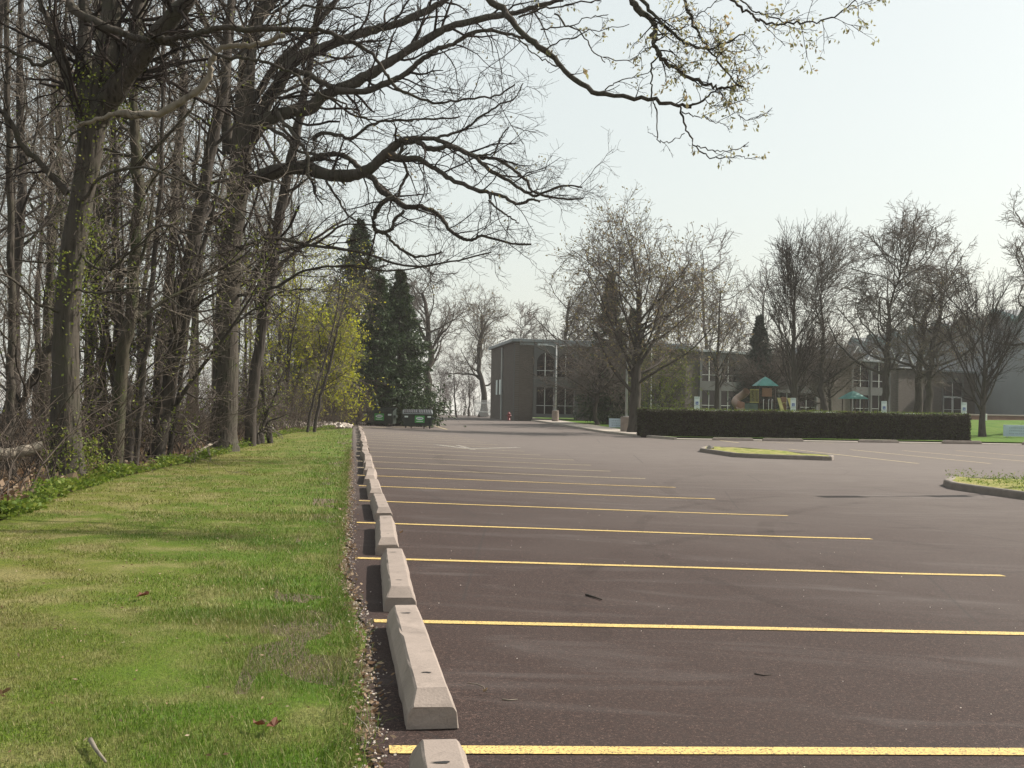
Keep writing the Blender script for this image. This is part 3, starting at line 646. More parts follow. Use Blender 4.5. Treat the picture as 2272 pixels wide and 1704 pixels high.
ls([(512, 560), (600, 530), (700, 545), (800, 560), (900, 590), (1000, 580), (1090, 560)], YB, 27, 5, 1.5, 6)
ls([(505, 730), (560, 690), (620, 650), (690, 640)], YB, 29, 3, 1.5, 6)
ls([(520, 470), (440, 440), (390, 400), (340, 380)], YB, 29.5, 5, 2, 6); ls([(500, 800), (440, 760), (390, 740), (330, 700)], YB, 28, 3, 1.5, 6)
ls([(540, 130), (460, 60), (420, -40)], YB, 31, 8, 4, 6)
dress(rng, T, C, Ls, 2.5, 1.7, .45, .0, (.35, -.1, -.05), (5, 4), .10, (.035, 2, .09, .03, .6), Lf)
dress(rng, T, C, [(P[None, 16:], R[None, 16:])], 4, 3.2, .35, .0, None, (6, 4), .0)
o = empty('oak_tree', P[0], 0, 'great bare oak with thick limbs reaching right over the lawn and lot', 'tree'); base = Matrix.Translation(o.location).inverted()
for nm, mb_, mt in (('trunk', T, 'bark_lit'), ('crown', C, 'twig'), ('foliage', Lf, 'bud_leaf')):
    q = mb_.build(nm, MAT[mt], o, nm != 'foliage'); q.data.transform(base)

# --- the nearest big tree at the left ----------------------------------
rng = np.random.default_rng(5); T = MB(); C = MB(); Lf = MB(); DW = MB(); IV = MB(); YA = 18.6; Ls = []; Lo = []
tp = [(150, 1078), (149, 1050), (147, 1000), (145, 900), (148, 731), (160, 570), (184, 430), (200, 330), (208, 253), (222, 200), (240, 100), (250, 0), (256, -200), (262, -420)]
tr_ = [52, 41, 35, 31, 27, 26, 25, 27, 33, 28, 24, 20, 14, 6]
P = np.array([at(x, y, YA) for x, y in tp]); P = cat_rom(P, 4); R = np.interp(np.linspace(0, 13, len(P)), np.arange(14), tr_) * YA / F
T.tubes(P[None], R[None], 22, .035, rng); PA, RA = P, R
ls([(200, 270), (188, 200), (184, 130), (188, 60), (185, 0), (175, -250)], YA, YA + .5, 20, 9, 10)
ls([(232, 200), (268, 150), (298, 70), (310, 0), (335, -240)], YA, YA + .4, 18, 10, 9)
ls([(215, 270), (240, 225), (280, 170), (320, 115), (370, 50), (412, 0), (480, -120), (600, -230), (780, -300), (960, -290)], YA, 15.5, 27, 12, 12)
ls([(780, -300), (960, -200), (1030, -90)] + R1([(1480, -20), (1600, 100), (1700, 220), (1850, 330), (1936, 430)])[0:] + R2([(150, 290), (240, 390), (330, 480), (430, 530), (600, 555), (780, 580), (930, 610), (1000, 618)])[3:], 16.5, 14, 9, 3.5, 8)
oak_over = len(Ls) - 1
def lo(*a, **k): Lo.append(limb(rng, T, *a, **k))
lo([(960, -290), (1180, -230), (1330, -110)] + R2([(655, -10), (690, 60), (750, 100), (790, 150), (785, 240), (810, 300), (870, 370), (960, 430), (1090, 490), (1170, 515), (1240, 500)]), 15.5, 13.6, 9, 2.5, 8)
lo([(1180, -230), (1330, -150)] + R2([(690, -30), (790, 90), (870, 170), (950, 240), (1030, 275), (1100, 285), (1200, 250), (1300, 200)]), 15.1, 13.5, 5, 1.5, 7)
lo([(1330, -150), (1470, -110)] + R2([(955, 0), (990, 80), (1010, 150), (1060, 220), (1110, 290), (1180, 390), (1250, 470), (1300, 500)]), 15, 13.4, 4, 1.5, 7)
lo([(1330, -110), (1540, -80)] + R2([(1230, 0), (1290, 50), (1340, 80), (1400, 120), (1500, 145), (1580, 130), (1720, 125), (1850, 80), (1950, 0), (2010, -60)]), 14.9, 13.2, 3.6, 1.2, 7)
lo(R2([(1270, -10), (1340, 50), (1430, 90), (1550, 125)]), 14.5, 14, 2, 1.5, 6)
lo(R2([(800, 310), (775, 370), (770, 480), (775, 570), (805, 650), (800, 770), (825, 820), (900, 805), (960, 770)]), 14.2, 14, 2.2, 1, 6)
lo(R2([(930, 605), (950, 690), (990, 780), (1030, 840), (1110, 910), (1200, 910), (1290, 905), (1340, 915)]), 14, 13.8, 2.5, .8, 6)
lo(R2([(1030, 840), (1110, 865), (1180, 875), (1270, 855), (1330, 820)]), 13.9, 13.8, 1.5, .7, 6)
lo(R2([(980, 612), (1060, 580), (1150, 515), (1240, 500)]), 14, 13.7, 2.8, 1.3, 6)
lo(R2([(945, 645), (1000, 665), (1070, 675), (1130, 700), (1200, 718)]), 14, 13.8, 1.6, .7, 6)
lo(R2([(1060, 580), (1120, 610), (1180, 620), (1250, 595), (1330, 550)]), 13.9, 13.5, 1.2, .7, 6)
lo(R2([(1150, 520), (1220, 610), (1290, 680), (1350, 690), (1410, 660)]), 13.8, 13.4, 1.2, .7, 6)
lo(R2([(150, 290), (240, 240), (350, 200), (470, 170), (640, 140)]), 14.8, 14.4, 1.8, .8, 6)
lo(R2([(0, 220), (80, 300), (170, 360), (240, 390)]), 15, 14.6, 1.8, 1.2, 6)
lo(R2([(210, 80), (290, 150), (370, 200), (430, 290), (500, 360)]), 15, 14.4, 2.2, 1.1, 6)
lo(R2([(490, 330), (610, 350), (680, 325), (730, 295)]), 14.5, 14.4, 1.3, .8, 6)
lo(R2([(500, 520), (580, 470), (700, 430), (780, 390)]), 14.3, 14.1, 1.5, .8, 6)
lo(R2([(990, 110), (1060, 70), (1140, 10), (1200, -40)]), 14, 14, 1.3, .8, 6); lo(R2([(870, 165), (950, 160), (990, 120), (1010, 100)]), 14.2, 14, 1.6, 1, 6)
lo(R2([(1020, 120), (1090, 180), (1150, 235), (1170, 250)]), 13.9, 13.8, 1.2, .7, 6); lo(R2([(870, 285), (920, 350), (970, 420)]), 14, 13.8, 1.3, .8, 6)
lo(R2([(0, 100), (100, 60), (200, 40), (330, 20), (480, 0)]), 15, 14.8, 2.5, 1.5, 6); lo(R2([(130, 170), (220, 160), (300, 145), (420, 100), (520, 85)]), 15, 14.6, 1.8, .8, 6)
# long limb sweeping right in front of the oak, and others
ls([(150, -20), (160, 15), (174, 29), (217, 51), (268, 72), (300, 85), (344, 89), (372, 89), (434, 76), (499, 60), (542, 65), (636, 65)] + R1([(250, 180), (480, 190), (600, 250), (740, 310), (850, 450), (900, 530), (1000, 580), (1180, 635), (1350, 610), (1520, 590), (1640, 520)]), 17.5, 16.5, 10, 1.6, 9)
ls([(398, 99), (340, 92)], 17.3, 17.4, 6, 6, 7)
ls([(430, 78), (488, 123)] + R1([(0, 360), (100, 380), (230, 430), (300, 460), (370, 540), (450, 580), (560, 620), (650, 680), (760, 740), (900, 735), (1050, 740)]), 17.2, 16.6, 4, 1.6, 7)
ls([(636, 65)] + R1([(245, 170), (250, 90), (330, 40), (480, 50), (600, 70), (700, 120), (840, 200)]), 17, 16.6, 3.6, 1.3, 7)
ls([(176, 250), (155, 202), (127, 119), (108, 54), (83, -10), (50, -150)], YA, YA - .3, 9, 5, 8)
ls([(148, 430), (98, 372), (47, 318), (22, 268), (-20, 230), (-100, 190)], YA, YA - .8, 8, 4, 7)
ls([(127, 125), (85, 145), (40, 120), (-20, 95)], YA - .2, YA - .8, 5, 2.5, 7)
ls([(205, 280), (160, 300), (110, 380), (100, 400)], YA, YA - 1, 3.5, 2, 6)
ls([(170, 560), (230, 600), (290, 560), (360, 500), (420, 520), (500, 500)], YA, 17, 3.5, 1.3, 6)
ls([(165, 480), (220, 400), (320, 370), (420, 410), (520, 460), (570, 520)], YA, 16.8, 4, 1.3, 6)
ls([(150, 700), (80, 670), (30, 620), (-30, 600)], YA, 17, 4, 2, 6); ls([(150, 640), (220, 650), (330, 640), (420, 690)], YA, 17, 3, 1.2, 6)
allP = [x for i, x in enumerate(Ls) if i != oak_over]
dress(rng, T, C, allP, 2.8, 1.5, .42, .01, (.2, -.1, .0), (5, 4), .12, (.02, 2, .06, .03, .4), Lf)
dress(rng, T, C, [(PA[None, 28:], RA[None, 28:])], 4, 2.6, .35, .0, None, (6, 4), .0)
LfY = MB()
dress(rng, T, C, [(Ls[oak_over][0][:, 18:], Ls[oak_over][1][:, 18:])], 1.6, .45, .35, .0, (.2, 0, .3), (2, 2), .1, (.3, 5, .10, .03, .9), LfY, .0035)
for q, (P_, R_) in enumerate(Lo):
    hi_ = q in (0, 1, 2, 3)
    dress(rng, T, C, [(P_, R_)], 3.2 if hi_ else 1.5, .60 if hi_ else .32, .38, .0, (.3, 0, .1), (4, 2) if hi_ else (2, 2), .35 if hi_ else .25, (.42 if hi_ else .30, 6, .058, .032, .9), LfY, .0032)
lp = DW
limb(rng, DW, R7([(715, 715), (740, 690), (880, 705), (1000, 690), (1120, 620), (1240, 530), (1290, 440), (1300, 360), (1370, 290), (1480, 280), (1600, 270), (1750, 220)]), 17.8, 17.4, 9, 5, 9)
limb(rng, DW, R7([(470, 780), (520, 755), (640, 720), (720, 700)]), 17.9, 17.8, 4, 5, 6)
# climbing leaves on the trunk
n = 9000; s_ = rng.random(n); ii = (s_ ** 1.0 * 38).astype(int); th = rng.uniform(0, 6.283, n); rad = RA[ii] * rng.uniform(1.02, 1.9, n) + rng.exponential(.12, n)
q = PA[ii] + np.column_stack([np.cos(th) * rad, np.sin(th) * rad, rng.normal(0, .25, n)])
keep = (np.sin(q[:, 2] * 1.9 + 1.0) + .6 * np.sin(q[:, 2] * 4.7 + th) > .35) | (rng.random(n) < .12)
IV.leaves(q[keep & (q[:, 0] > PA[ii][:, 0] - .25)], .05, rng, .7, .2)
o = empty('oak_tree', PA[0], 0, 'nearest big tree at the left, forked trunk with climbing leaves, budding branches overhead', 'tree'); base = Matrix.Translation(o.location).inverted()
for nm, mb_, mt in (('trunk', T, 'bark_lit'), ('crown', C, 'twig'), ('dead_branch', DW, 'dead_wood'), ('climbing_plant', IV, 'ivy_leaf'), ('foliage', LfY, 'young_leaf')):
    q = mb_.build(nm, MAT[mt], o, mb_ in (T, C, DW)); q.data.transform(base)

# --- traced trunks of the wood -----------------------------------------
def wood_traced(seed, tp, rpx, Y, label, mat='bark', n1=16, L=2.6, leaf=.07, nm='woodland_tree', k=12):
    rng = np.random.default_rng(seed); T = MB(); C = MB(); Lf = MB()
    P = np.array([at(x, y, Y + (i * .05)) for i, (x, y) in enumerate(tp)]); P = cat_rom(P, 4); R = np.interp(np.linspace(0, 1, len(P)), np.linspace(0, 1, len(rpx)), rpx) * Y / F
    P[2:-1, :2] += rng.normal(0, .02, (len(P) - 3, 2))
    z0 = float(zt(P[0][0], P[0][1])); P[0][2] = z0 - .1
    T.tubes(P[None], R[None], k, .04, rng)
    a, ar = spawn(rng, P[None], R[None], n1, .22, 1., L=L, Lt=.2, ang=50, rr=.4, segs=8, wig=.16, up=.06, tip=.3, rmin=.012); T.tubes(a, ar, 5)
    b, br = spawn(rng, a, ar, 7, .15, 1., L=L * .45, Lt=.3, ang=45, rr=.5, segs=5, wig=.2, up=.02, rmin=.007); C.tubes(b, br, 3)
    c, cr_ = spawn(rng, b, br, 5, .15, 1., L=L * .22, Lt=.3, ang=42, rr=.6, segs=4, wig=.2, up=.0, rmin=.0055); C.tubes(c, cr_, 3)
    if leaf: e = c[rng.random(len(c)) < leaf]; Lf.leaves(np.repeat(e[:, -1], 3, 0) + rng.normal(0, .04, (len(e) * 3, 3)), .07, rng, .6, .2)
    o = empty(nm, P[0], 0, label, 'tree', 'trees at the edge of the wood'); base = Matrix.Translation(o.location).inverted()
    for nn_, mb_, mt in (('trunk', T, mat), ('crown', C, 'twig_tan'), ('foliage', Lf, 'ivy_leaf')):
        if mb_.n: q = mb_.build(nn_, MAT[mt], o, nn_ != 'foliage'); q.data.transform(base)
wood_traced(31, [(252, 1052), (262, 900), (272, 780), (292, 700), (300, 550), (307, 434), (302, 330), (300, 278), (298, 200), (310, 60), (330, -200)], [22, 15, 14, 13, 12, 12, 11, 10, 9, 5], 21.5, 'sturdy straight trunk just right of the nearest tree, mossy and half lit', 'bark_mossy', 18, 2.6, .12)
wood_traced(32, [(287, 1048), (284, 900), (275, 760), (262, 600), (255, 430), (250, 200), (240, -50)], [11, 8, 7, 6, 5], 23, 'slender dark trunk leaning left behind the mossy one', 'bark', 16, 2.3)
wood_traced(33, [(345, 1042), (362, 920), (385, 790), (405, 680), (423, 560), (452, 434), (466, 343), (497, 190), (506, 72), (520, -120)], [17, 16, 16, 15, 14, 13, 12, 10, 6], 24, 'dark trunk leaning strongly right in front of the great oak', 'bark', 20, 2.6, .05)
wood_traced(34, [(352, 1035), (348, 920), (352, 800), (372, 640), (385, 500), (392, 362), (410, 190), (392, 120), (380, -60)], [10, 10, 9, 9, 8, 6], 26, 'upright crooked trunk between the mossy trunk and the leaning one', 'bark', 18, 2.4)
wood_traced(35, [(203, 1052), (202, 900), (200, 767), (214, 640), (216, 560), (212, 400), (225, 200), (210, -40)], [11, 9, 8, 7, 5], 25, 'thin straight trunk close behind the nearest tree', 'bark_mossy', 16, 2.4, .1)
wood_traced(36, [(556, 968), (560, 880), (580, 740), (604, 600), (622, 470), (640, 380), (668, 250), (690, 120), (720, -60)], [13, 12, 12, 11, 9, 6], 34, 'dark trunk leaning right behind the great oak', 'bark', 18, 3)
wood_traced(37, [(26, 1100), (25, 1000), (24, 860), (27, 700), (25, 520), (20, 300), (15, 100), (10, -150)], [10, 9, 8, 7, 5], 19, 'slim grey trunk near the left edge of the picture', 'bark_lit', 18, 2.2)
wood_traced(38, [(-20, 1120), (10, 1000), (50, 900), (95, 800), (125, 740), (170, 650), (230, 560)], [9, 8, 8, 6, 4], 20, 'dark leaning trunk crossing low behind the nearest tree', 'bark', 14, 2.0)
wood_traced(39, [(300, 1045), (310, 930), (322, 800), (335, 660), (352, 470), (360, 250), (365, 0)], [7, 6, 6, 5, 4], 22.5, 'thin dark pole of a tree between two thicker trunks', 'bark', 14, 2)
wood_traced(40, [(372, 1030), (395, 900), (412, 760), (440, 600), (480, 420)], [6, 5, 5, 3], 25, 'thin leaning sapling beside the strongly leaning trunk', 'bark', 14, 1.8)

# leaning twin saplings by the rocks
wood_traced(41, [(682, 951), (698, 880), (720, 800), (745, 700), (756, 620)], [3.2, 2.6, 2, 1.2], 50, 'thin sapling leaning right beside the white rocks, left of its twin', 'bark', 12, 2.2)
wood_traced(42, [(697, 951), (712, 880), (734, 800), (750, 720), (770, 640)], [4, 3.4, 2.6, 1.2], 50.5, 'thicker sapling leaning right beside the white rocks, right of its twin', 'bark', 12, 2.4)

# --- generic woodland, built once per kind and copied ----------------
def lv_wood(L, s=1.0, tw=.008):
    return [dict(n=int(22 * s), t0=.25, t1=1., L=L, Lt=.45, ang=48, rr=.42, segs=8, wig=.14, up=.07, rmin=.016, k=4, to='T'),
            dict(n=7, t0=.2, t1=1., L=L * .42, Lt=.35, ang=42, rr=.55, segs=5, wig=.18, up=.03, rmin=tw * 1.2, k=3),
            dict(n=6, t0=.15, t1=1., L=L * .22, Lt=.3, ang=40, rr=.6, segs=4, wig=.2, up=.0, rmin=tw, k=3)]
protos = []
for i, (h, r, L, ln) in enumerate(((17, .14, 4.2, .02), (19, .19, 4.8, -.03), (14, .09, 3.4, .06), (16, .12, 3.8, .0), (20, .21, 5.2, .01))):
    protos.append(make_tree('woodland_tree', 100 + i, h, r, lv_wood(L), lean=(ln, ln * .3), wob=.16, mats=('bark' if i % 2 else 'bark_mossy', 'twig_tan'), group='bare trees massed in the wood', label='bare slender tree in the dense wood behind the front trunks', k=8))
rs = random.Random(77); placed = 0; used = set(); spots = []
tries = 0
while placed < 36 and tries < 4000:
    tries += 1
    Y = rs.choice([rs.uniform(22, 40), rs.uniform(30, 60), rs.uniform(50, 85)])
    px = rs.uniform(-120, 620 if Y < 60 else 700)
    X = (px - CX) / F * Y
    ww, uu = X * W[0] + Y * W[1], X * U[0] + Y * U[1]
    # stay in the wood: left of the lawn's border
    bx = np.interp(Y, [p[1] for p in LB], [p[0] for p in LB]) - .7
    if X > bx - .4: continue
    if px > 560 and Y < 45: continue
    if any((X - a) ** 2 + (Y - b) ** 2 < 1.6 for a, b in spots): continue
    spots.append((X, Y)); i = rs.randrange(5)
    o = protos[i] if i not in used else copy_tree(protos[i]); used.add(i)
    o.location = (X, Y, float(zt(X, Y)) - .05); o.rotation_euler = (0, 0, rs.uniform(0, 6.28)); s = rs.uniform(.8, 1.12); o.scale = (s, s, s * rs.uniform(.92, 1.1))
    placed += 1
for i in range(5):
    if i not in used:
        for ch in list(protos[i].children): bpy.data.objects.remove(ch)
        bpy.data.objects.remove(protos[i])

# underbrush: tangled stems nobody could count
rng = np.random.default_rng(9); B = MB(); N = 1700
Yb = rng.uniform(14, 70, N) ** 1.0; Xb = np.empty(N)
bx = np.interp(Yb, [p[1] for p in LB], [p[0] for p in LB]); Xb = bx - .35 - rng.exponential(3.2, N)
p = np.column_stack([Xb, Yb, zt(Xb, Yb) - .03]); D = rng.normal(0, .38, (N, 3)); D[:, 2] = 1; D /= np.linalg.norm(D, axis=1, keepdims=True)
S1, SR = walk(rng, p, D, rng.uniform(.6, 3.6, N), rng.uniform(.006, .018, N), 7, .17, -.02, .35, .004); B.tubes(S1, SR, 3)
S2, SR2 = spawn(rng, S1, SR, 5, .15, 1., L=1.1, Lt=.3, ang=50, rr=.6, segs=5, wig=.25, rmin=.004); B.tubes(S2, SR2, 3)
S3, SR3 = spawn(rng, S2, SR2, 1, .15, 1., L=.5, Lt=.3, ang=45, rr=.7, segs=4, wig=.25, rmin=.004); B.tubes(S3, SR3, 3)
tag(B.build('underbrush', MAT['brush_twig'], None, True), 'tangled bare brush and thin stems filling the wood edge', 'brush', kind='stuff')
Lf = MB(); e = S3[rng.random(len(S3)) < .10][:, -1]; Lf.leaves(np.repeat(e, 2, 0) + rng.normal(0, .05, (len(e) * 2, 3)), .06, rng, .6, .1)
tag(Lf.build('brush_leaves', MAT['ivy_leaf']), 'scattered small yellow-green leaves opening in the brush', 'foliage', kind='stuff')

# yellow-green leafing bushes by the spruces
def leafy(seed, x, ybase, Y, Hh, Wd, label, n=26000, sz=.13, mat='yellow_leaf', low=.12):
    rng = np.random.default_rng(seed); X = (x - CX) / F * Y; z0 = float(zt(X, Y)); T = MB(); C = MB(); Lf = MB()
    st = 7; p = np.column_stack([rng.normal(0, .25, st), rng.normal(0, .25, st), np.full(st, -.1)]); D = rng.normal(0, .22, (st, 3)); D[:, 2] = 1; D /= np.linalg.norm(D, axis=1, keepdims=True)
    P, R = walk(rng, p, D, rng.uniform(.7, 1., st) * Hh, rng.uniform(.06, .12, st), 10, .06, .02, .2, .02); T.tubes(P, R, 6)
    a, ar = spawn(rng, P, R, 14, low, 1., L=Wd, Lt=.45, ang=62, rr=.5, segs=7, wig=.13, up=-.015, rmin=.015); T.tubes(a, ar, 4)
    b, br = spawn(rng, a, ar, 8, .1, 1., L=Wd * .45, Lt=.3, ang=45, rr=.55, segs=5, wig=.16, up=-.05, rmin=.010); C.tubes(b, br, 3)
    c, c_ = spawn(rng, b, br, 3, .1, 1., L=Wd * .2, Lt=.2, ang=40, rr=.6, segs=4, wig=.16, up=-.08, rmin=.008); C.tubes(c, c_, 3)
    e = c[:, 1:].reshape(-1, 3); pr = .35 + .65 * (np.sin(e[:, 0] * 1.3 + 1) * np.sin(e[:, 2] * 1.1) * .5 + .5); k = rng.random(len(e)) < pr * n / len(e) ; e = e[k]
    Lf.leaves(e + rng.normal(0, .10, e.shape), sz, rng, .55, .5)
    o = empty('leafing_tree', (X, Y, z0), 0, label, 'tree'); T.build('trunk', MAT['bark'], o, True); C.build('crown', MAT['twig_grey'], o, True); Lf.build('foliage', MAT[mat], o); return o
leafy(61, 724, 930, 63, 7.2, 2.0, 'bright yellow-green leafing tree drooping beside the dark spruces', 38000, .20)
leafy(62, 640, 930, 60, 11.0, 3.4, 'tall loose tree with thin yellow-green leaves behind the great oak', 13000, .13)
leafy(63, 560, 960, 36, 3.4, .7, 'low green leafing shrub at the foot of the great oak', 1500, .08, 'ivy_leaf')
leafy(64, 700, 930, 66, 8.4, 2.4, 'half leafed brownish-green tree between the wood and the spruces', 8000, .12, 'ivy_leaf')
leafy(65, 312, 1045, 24, 7.5, 1.2, 'slender tree in the wood with bright small green leaves', 3400, .075, 'ivy_leaf')

# spruces --------------------------------------------------------------
def spruce(seed, px, Y, Hh, Wd, label, mat='needle', dens=1.0, low=.04, base=None):
    rng = np.random.default_rng(seed); X = (px - CX) / F * Y if base is None else base; z0 = float(zt(X, Y)); T = MB(); Nn = MB()
    z = np.linspace(-.1, Hh, 12); P = np.stack([np.zeros(12), np.zeros(12), z], 1)[None]; R = (Hh * .016 * (1 - z / Hh) + .02)[None]; T.tubes(P, R, 8)
    nb = int(260 * dens); t = low + (1 - low) * rng.random(nb) ** 1.15; t = np.sort(t)
    ln = Wd * (1 - t) ** 1.05 * rng.uniform(.72, 1.15, nb) * np.where(rng.random(nb) < .06, 1.15, 1) + .06
    az = rng.uniform(0, 6.283, nb); D = np.column_stack([np.cos(az), np.sin(az), .28 - .75 * (1 - t) * .6 + rng.normal(0, .08, nb)]); D /= np.linalg.norm(D, axis=1, keepdims=True)
    p = np.column_stack([np.zeros(nb), np.zeros(nb), t * Hh]); a, ar = walk(rng, p, D, ln, .02 + .02 * (1 - t), 7, .05, .045, .3, .008); T.tubes(a, ar, 4)
    b, br = spawn(rng, a, ar, 11, .18, 1., L=.10 + .38 * ln, Lt=.35, ang=52, rr=.6, segs=4, wig=.1, up=-.10, rmin=.008, flat=.75)
    # needle sprays along twigs and branches
    for Q, per in ((b, 9), (a, 10)):
        M_ = len(Q); idx = np.repeat(np.arange(M_), per); tt = rng.random(M_ * per) * .95 + .05; q, TT, _ = interp_at(Q, np.ones(Q.shape[:2]), idx, tt)
        Nn.leaves(q + rng.normal(0, .03, q.shape), .26, rng, .30, .22, TT * .8)
    o = empty('spruce_tree', (X, Y, z0), 0, label, 'tree'); T.build('trunk', MAT['bark'], o, True); Nn.build('foliage', MAT[mat], o); return o
spruce(71, 792, 76, 14.2, 6.6, 'tall dark spruce behind the left dumpster', dens=1.25)
spruce(72, 884, 74, 10.6, 3.3, 'shorter dark spruce behind the right dumpster', dens=1.1)
spruce(73, 838, 72.5, 9.8, 3.4, 'low dark spruce squeezed between the two taller spruces')
spruce(74, 770, 71, 5.2, 2.0, 'small dark spruce at the left foot of the tall one')
spruce(75, 1352, 88, 12.3, 2.8, 'dark spruce hidden behind the budding shade tree', dens=1.1)
spruce(76, 1405, 90, 9.5, 3.0, 'lower spruce hidden behind the trunk of the shade tree')
spruce(77, 1684, 96, 9.4, 2.7, 'bluish spruce rising over the building behind the playground', 'blue_needle', 1.0)

# garden trees on the right ---------------------------------------------
def place(o, px, py=None, Y=None):
    if Y is None: g = gp(px, py, .1); X, Y = g[0], g[1]
    else: X = (px - CX) / F * Y + .0
    o.location = (X, Y, float(zt(X, Y)) + .08); return o
# budding shade tree
lvS = [dict(n=30, t0=.27, t1=1., L=7.4, Lt=.40, ang=46, rr=.40, segs=11, wig=.10, up=.05, rmin=.03, k=6, to='T', angv=12),
       dict(n=14, t0=.15, t1=1., L=2.8, Lt=.35, ang=46, rr=.45, segs=6, wig=.17, up=.02, rmin=.016, k=3, to='C'),
       dict(n=7, t0=.15, t1=1., L=1.15, Lt=.3, ang=42, rr=.6, segs=4, wig=.18, up=.0, rmin=.013, k=3),
       dict(n=2, t0=.2, t1=1., L=.5, Lt=.3, ang=40, rr=.7, segs=3, wig=.15, up=.03, rmin=.009, k=3)]
o = make_tree('shade_tree', 301, 8.9, .42, lvS, lean=(.045, 0), wob=.06, tipr=.28, leaf=(.8, 1, .17, .07, .25), leafmat_='bud_leaf', mats=('bark', 'twig_grey'), flare=1.5, label='large round budding shade tree at the left end of the hedge', k=16)
X, Y = (1412 - CX) / F * 66.5, 66.5; o.location = (X, Y, float(zt(X, Y)) + .05)
def lv_dome(L, up=.03, ang=45, tw=.012, n0=20, t0=.25):
    return [dict(n=n0, t0=t0, t1=1., L=L, Lt=.45, ang=ang, rr=.45, segs=9, wig=.10, up=up, rmin=.03, k=5, to='T'),
            dict(n=9, t0=.15, t1=1., L=L * .42, Lt=.3, ang=38, rr=.5, segs=6, wig=.14, up=up * .5, rmin=.016, k=3),
            dict(n=6, t0=.1, t1=1., L=L * .2, Lt=.3, ang=38, rr=.6, segs=4, wig=.18, up=.0, rmin=tw, k=3)]
o = make_tree('crab_apple_tree', 302, 4.6, .17, [dict(n=46, t0=.42, t1=1., L=5.6, Lt=.15, ang=72, rr=.6, segs=9, wig=.10, up=.012, rmin=.03, k=5, to='T'),
      dict(n=12, t0=.15, t1=1., L=2.0, Lt=.3, ang=42, rr=.5, segs=6, wig=.16, up=.01, rmin=.016, k=3), dict(n=7, t0=.1, t1=1., L=.8, Lt=.3, ang=40, rr=.6, segs=4, wig=.2, rmin=.012, k=3)],
      mats=('bark', 'twig_grey'), leaf=(.08, 1, .12, .05, .1), leafmat_='bud_leaf', label='low wide bare crab apple tree on the building lawn', tipr=.5)
place(o, 1327, 945, 84)
o = make_tree('crab_apple_tree', 303, 4.2, .12, [dict(n=26, t0=.2, t1=1., L=2.8, Lt=.15, ang=60, rr=.6, segs=8, wig=.12, up=.01, rmin=.02, k=4, to='T'),
      dict(n=9, t0=.15, t1=1., L=1.2, Lt=.3, ang=42, rr=.5, segs=5, wig=.16, up=-.02, rmin=.014, k=3), dict(n=5, t0=.1, t1=1., L=.6, Lt=.3, ang=40, rr=.6, segs=4, wig=.2, rmin=.011, k=3)],
      mats=('bark', 'twig_grey'), leaf=(.8, 4, .15, .06, .2), leafmat_='ivy_leaf', label='small tree with yellow-green leaves behind the left end of the hedge')
place(o, 1470, None, 80)
crab = []
for k_, (px_, Y_, lab_) in enumerate(((1700, 94, 'low bare crab apple tree behind the playground tower'), (1842, 96, 'low dense crab apple tree left of the second playground roof'), (1770, 99, 'twiggy crab apple tree behind the upswept tree'))):
    if k_ == 0:
        crab.append(make_tree('crab_apple_tree', 308, 4.4, .15, [dict(n=34, t0=.3, t1=1., L=4.2, Lt=.2, ang=60, rr=.6, segs=8, wig=.12, up=.03, rmin=.03, k=4, to='T'),
          dict(n=10, t0=.15, t1=1., L=1.8, Lt=.3, ang=42, rr=.5, segs=5, wig=.16, up=.01, rmin=.018, k=3), dict(n=6, t0=.1, t1=1., L=.8, Lt=.3, ang=40, rr=.6, segs=4, wig=.2, rmin=.014, k=3)], mats=('bark', 'twig_grey'), tipr=.5, group='crab apple trees before the school'))
        oo = crab[0]
    else: oo = copy_tree(crab[0])
    oo['label'] = lab_; place(oo, px_, None, Y_); oo.rotation_euler = (0, 0, k_ * 2.1); oo.scale = (1 + .1 * k_,) * 3
o = make_tree('young_tree', 304, 10.6, .24, lv_dome(4.0, .06, 42, .013), lean=(.005, 0), leaf=(.18, 2, .13, .05, .2), leafmat_='bud_leaf', mats=('bark', 'twig_grey'), label='slim upright bare tree in front of the left arched windows'); place(o, 1592, None, 82)
o = make_tree('vase_tree', 305, 11.6, .30, [dict(n=34, t0=.16, t1=1., L=6.2, Lt=.6, ang=26, rr=.4, segs=10, wig=.05, up=.045, rmin=.03, k=5, to='T', angv=7),
      dict(n=9, t0=.15, t1=1., L=2.4, Lt=.3, ang=24, rr=.5, segs=6, wig=.07, up=.03, rmin=.018, k=3), dict(n=5, t0=.1, t1=1., L=1.1, Lt=.3, ang=24, rr=.6, segs=4, wig=.1, rmin=.013, k=3)], mats=('bark', 'twig'), label='tall narrow bare tree with upswept branches beside the playground'); place(o, 1762, None, 80)
o = make_tree('bare_tree', 306, 11.4, .32, lv_dome(5.4, .03, 48, .014), forks=2, mats=('bark', 'twig_grey'), wob=.25, label='tall irregular bare tree just right of the upswept one'); place(o, 1832, None, 92)
def big_oak(seed, h, r, L, **k):
    return make_tree('oak_tree', seed, h, r, [dict(n=18, t0=.30, t1=1., L=L*1.25, Lt=.45, ang=50, rr=.5, segs=10, wig=.19, up=.045, rmin=.05, k=6, to='T'),
      dict(n=9, t0=.2, t1=1., L=L * .45, Lt=.35, ang=48, rr=.5, segs=7, wig=.22, up=.015, rmin=.022, k=4), dict(n=7, t0=.15, t1=1., L=L * .2, Lt=.3, ang=46, rr=.6, segs=5, wig=.25, rmin=.016, k=3),
      dict(n=2, t0=.15, t1=1., L=L * .1, Lt=.3, ang=46, rr=.6, segs=3, wig=.2, rmin=.013, k=3)], wob=.3, tipr=.3, k=12, **k)
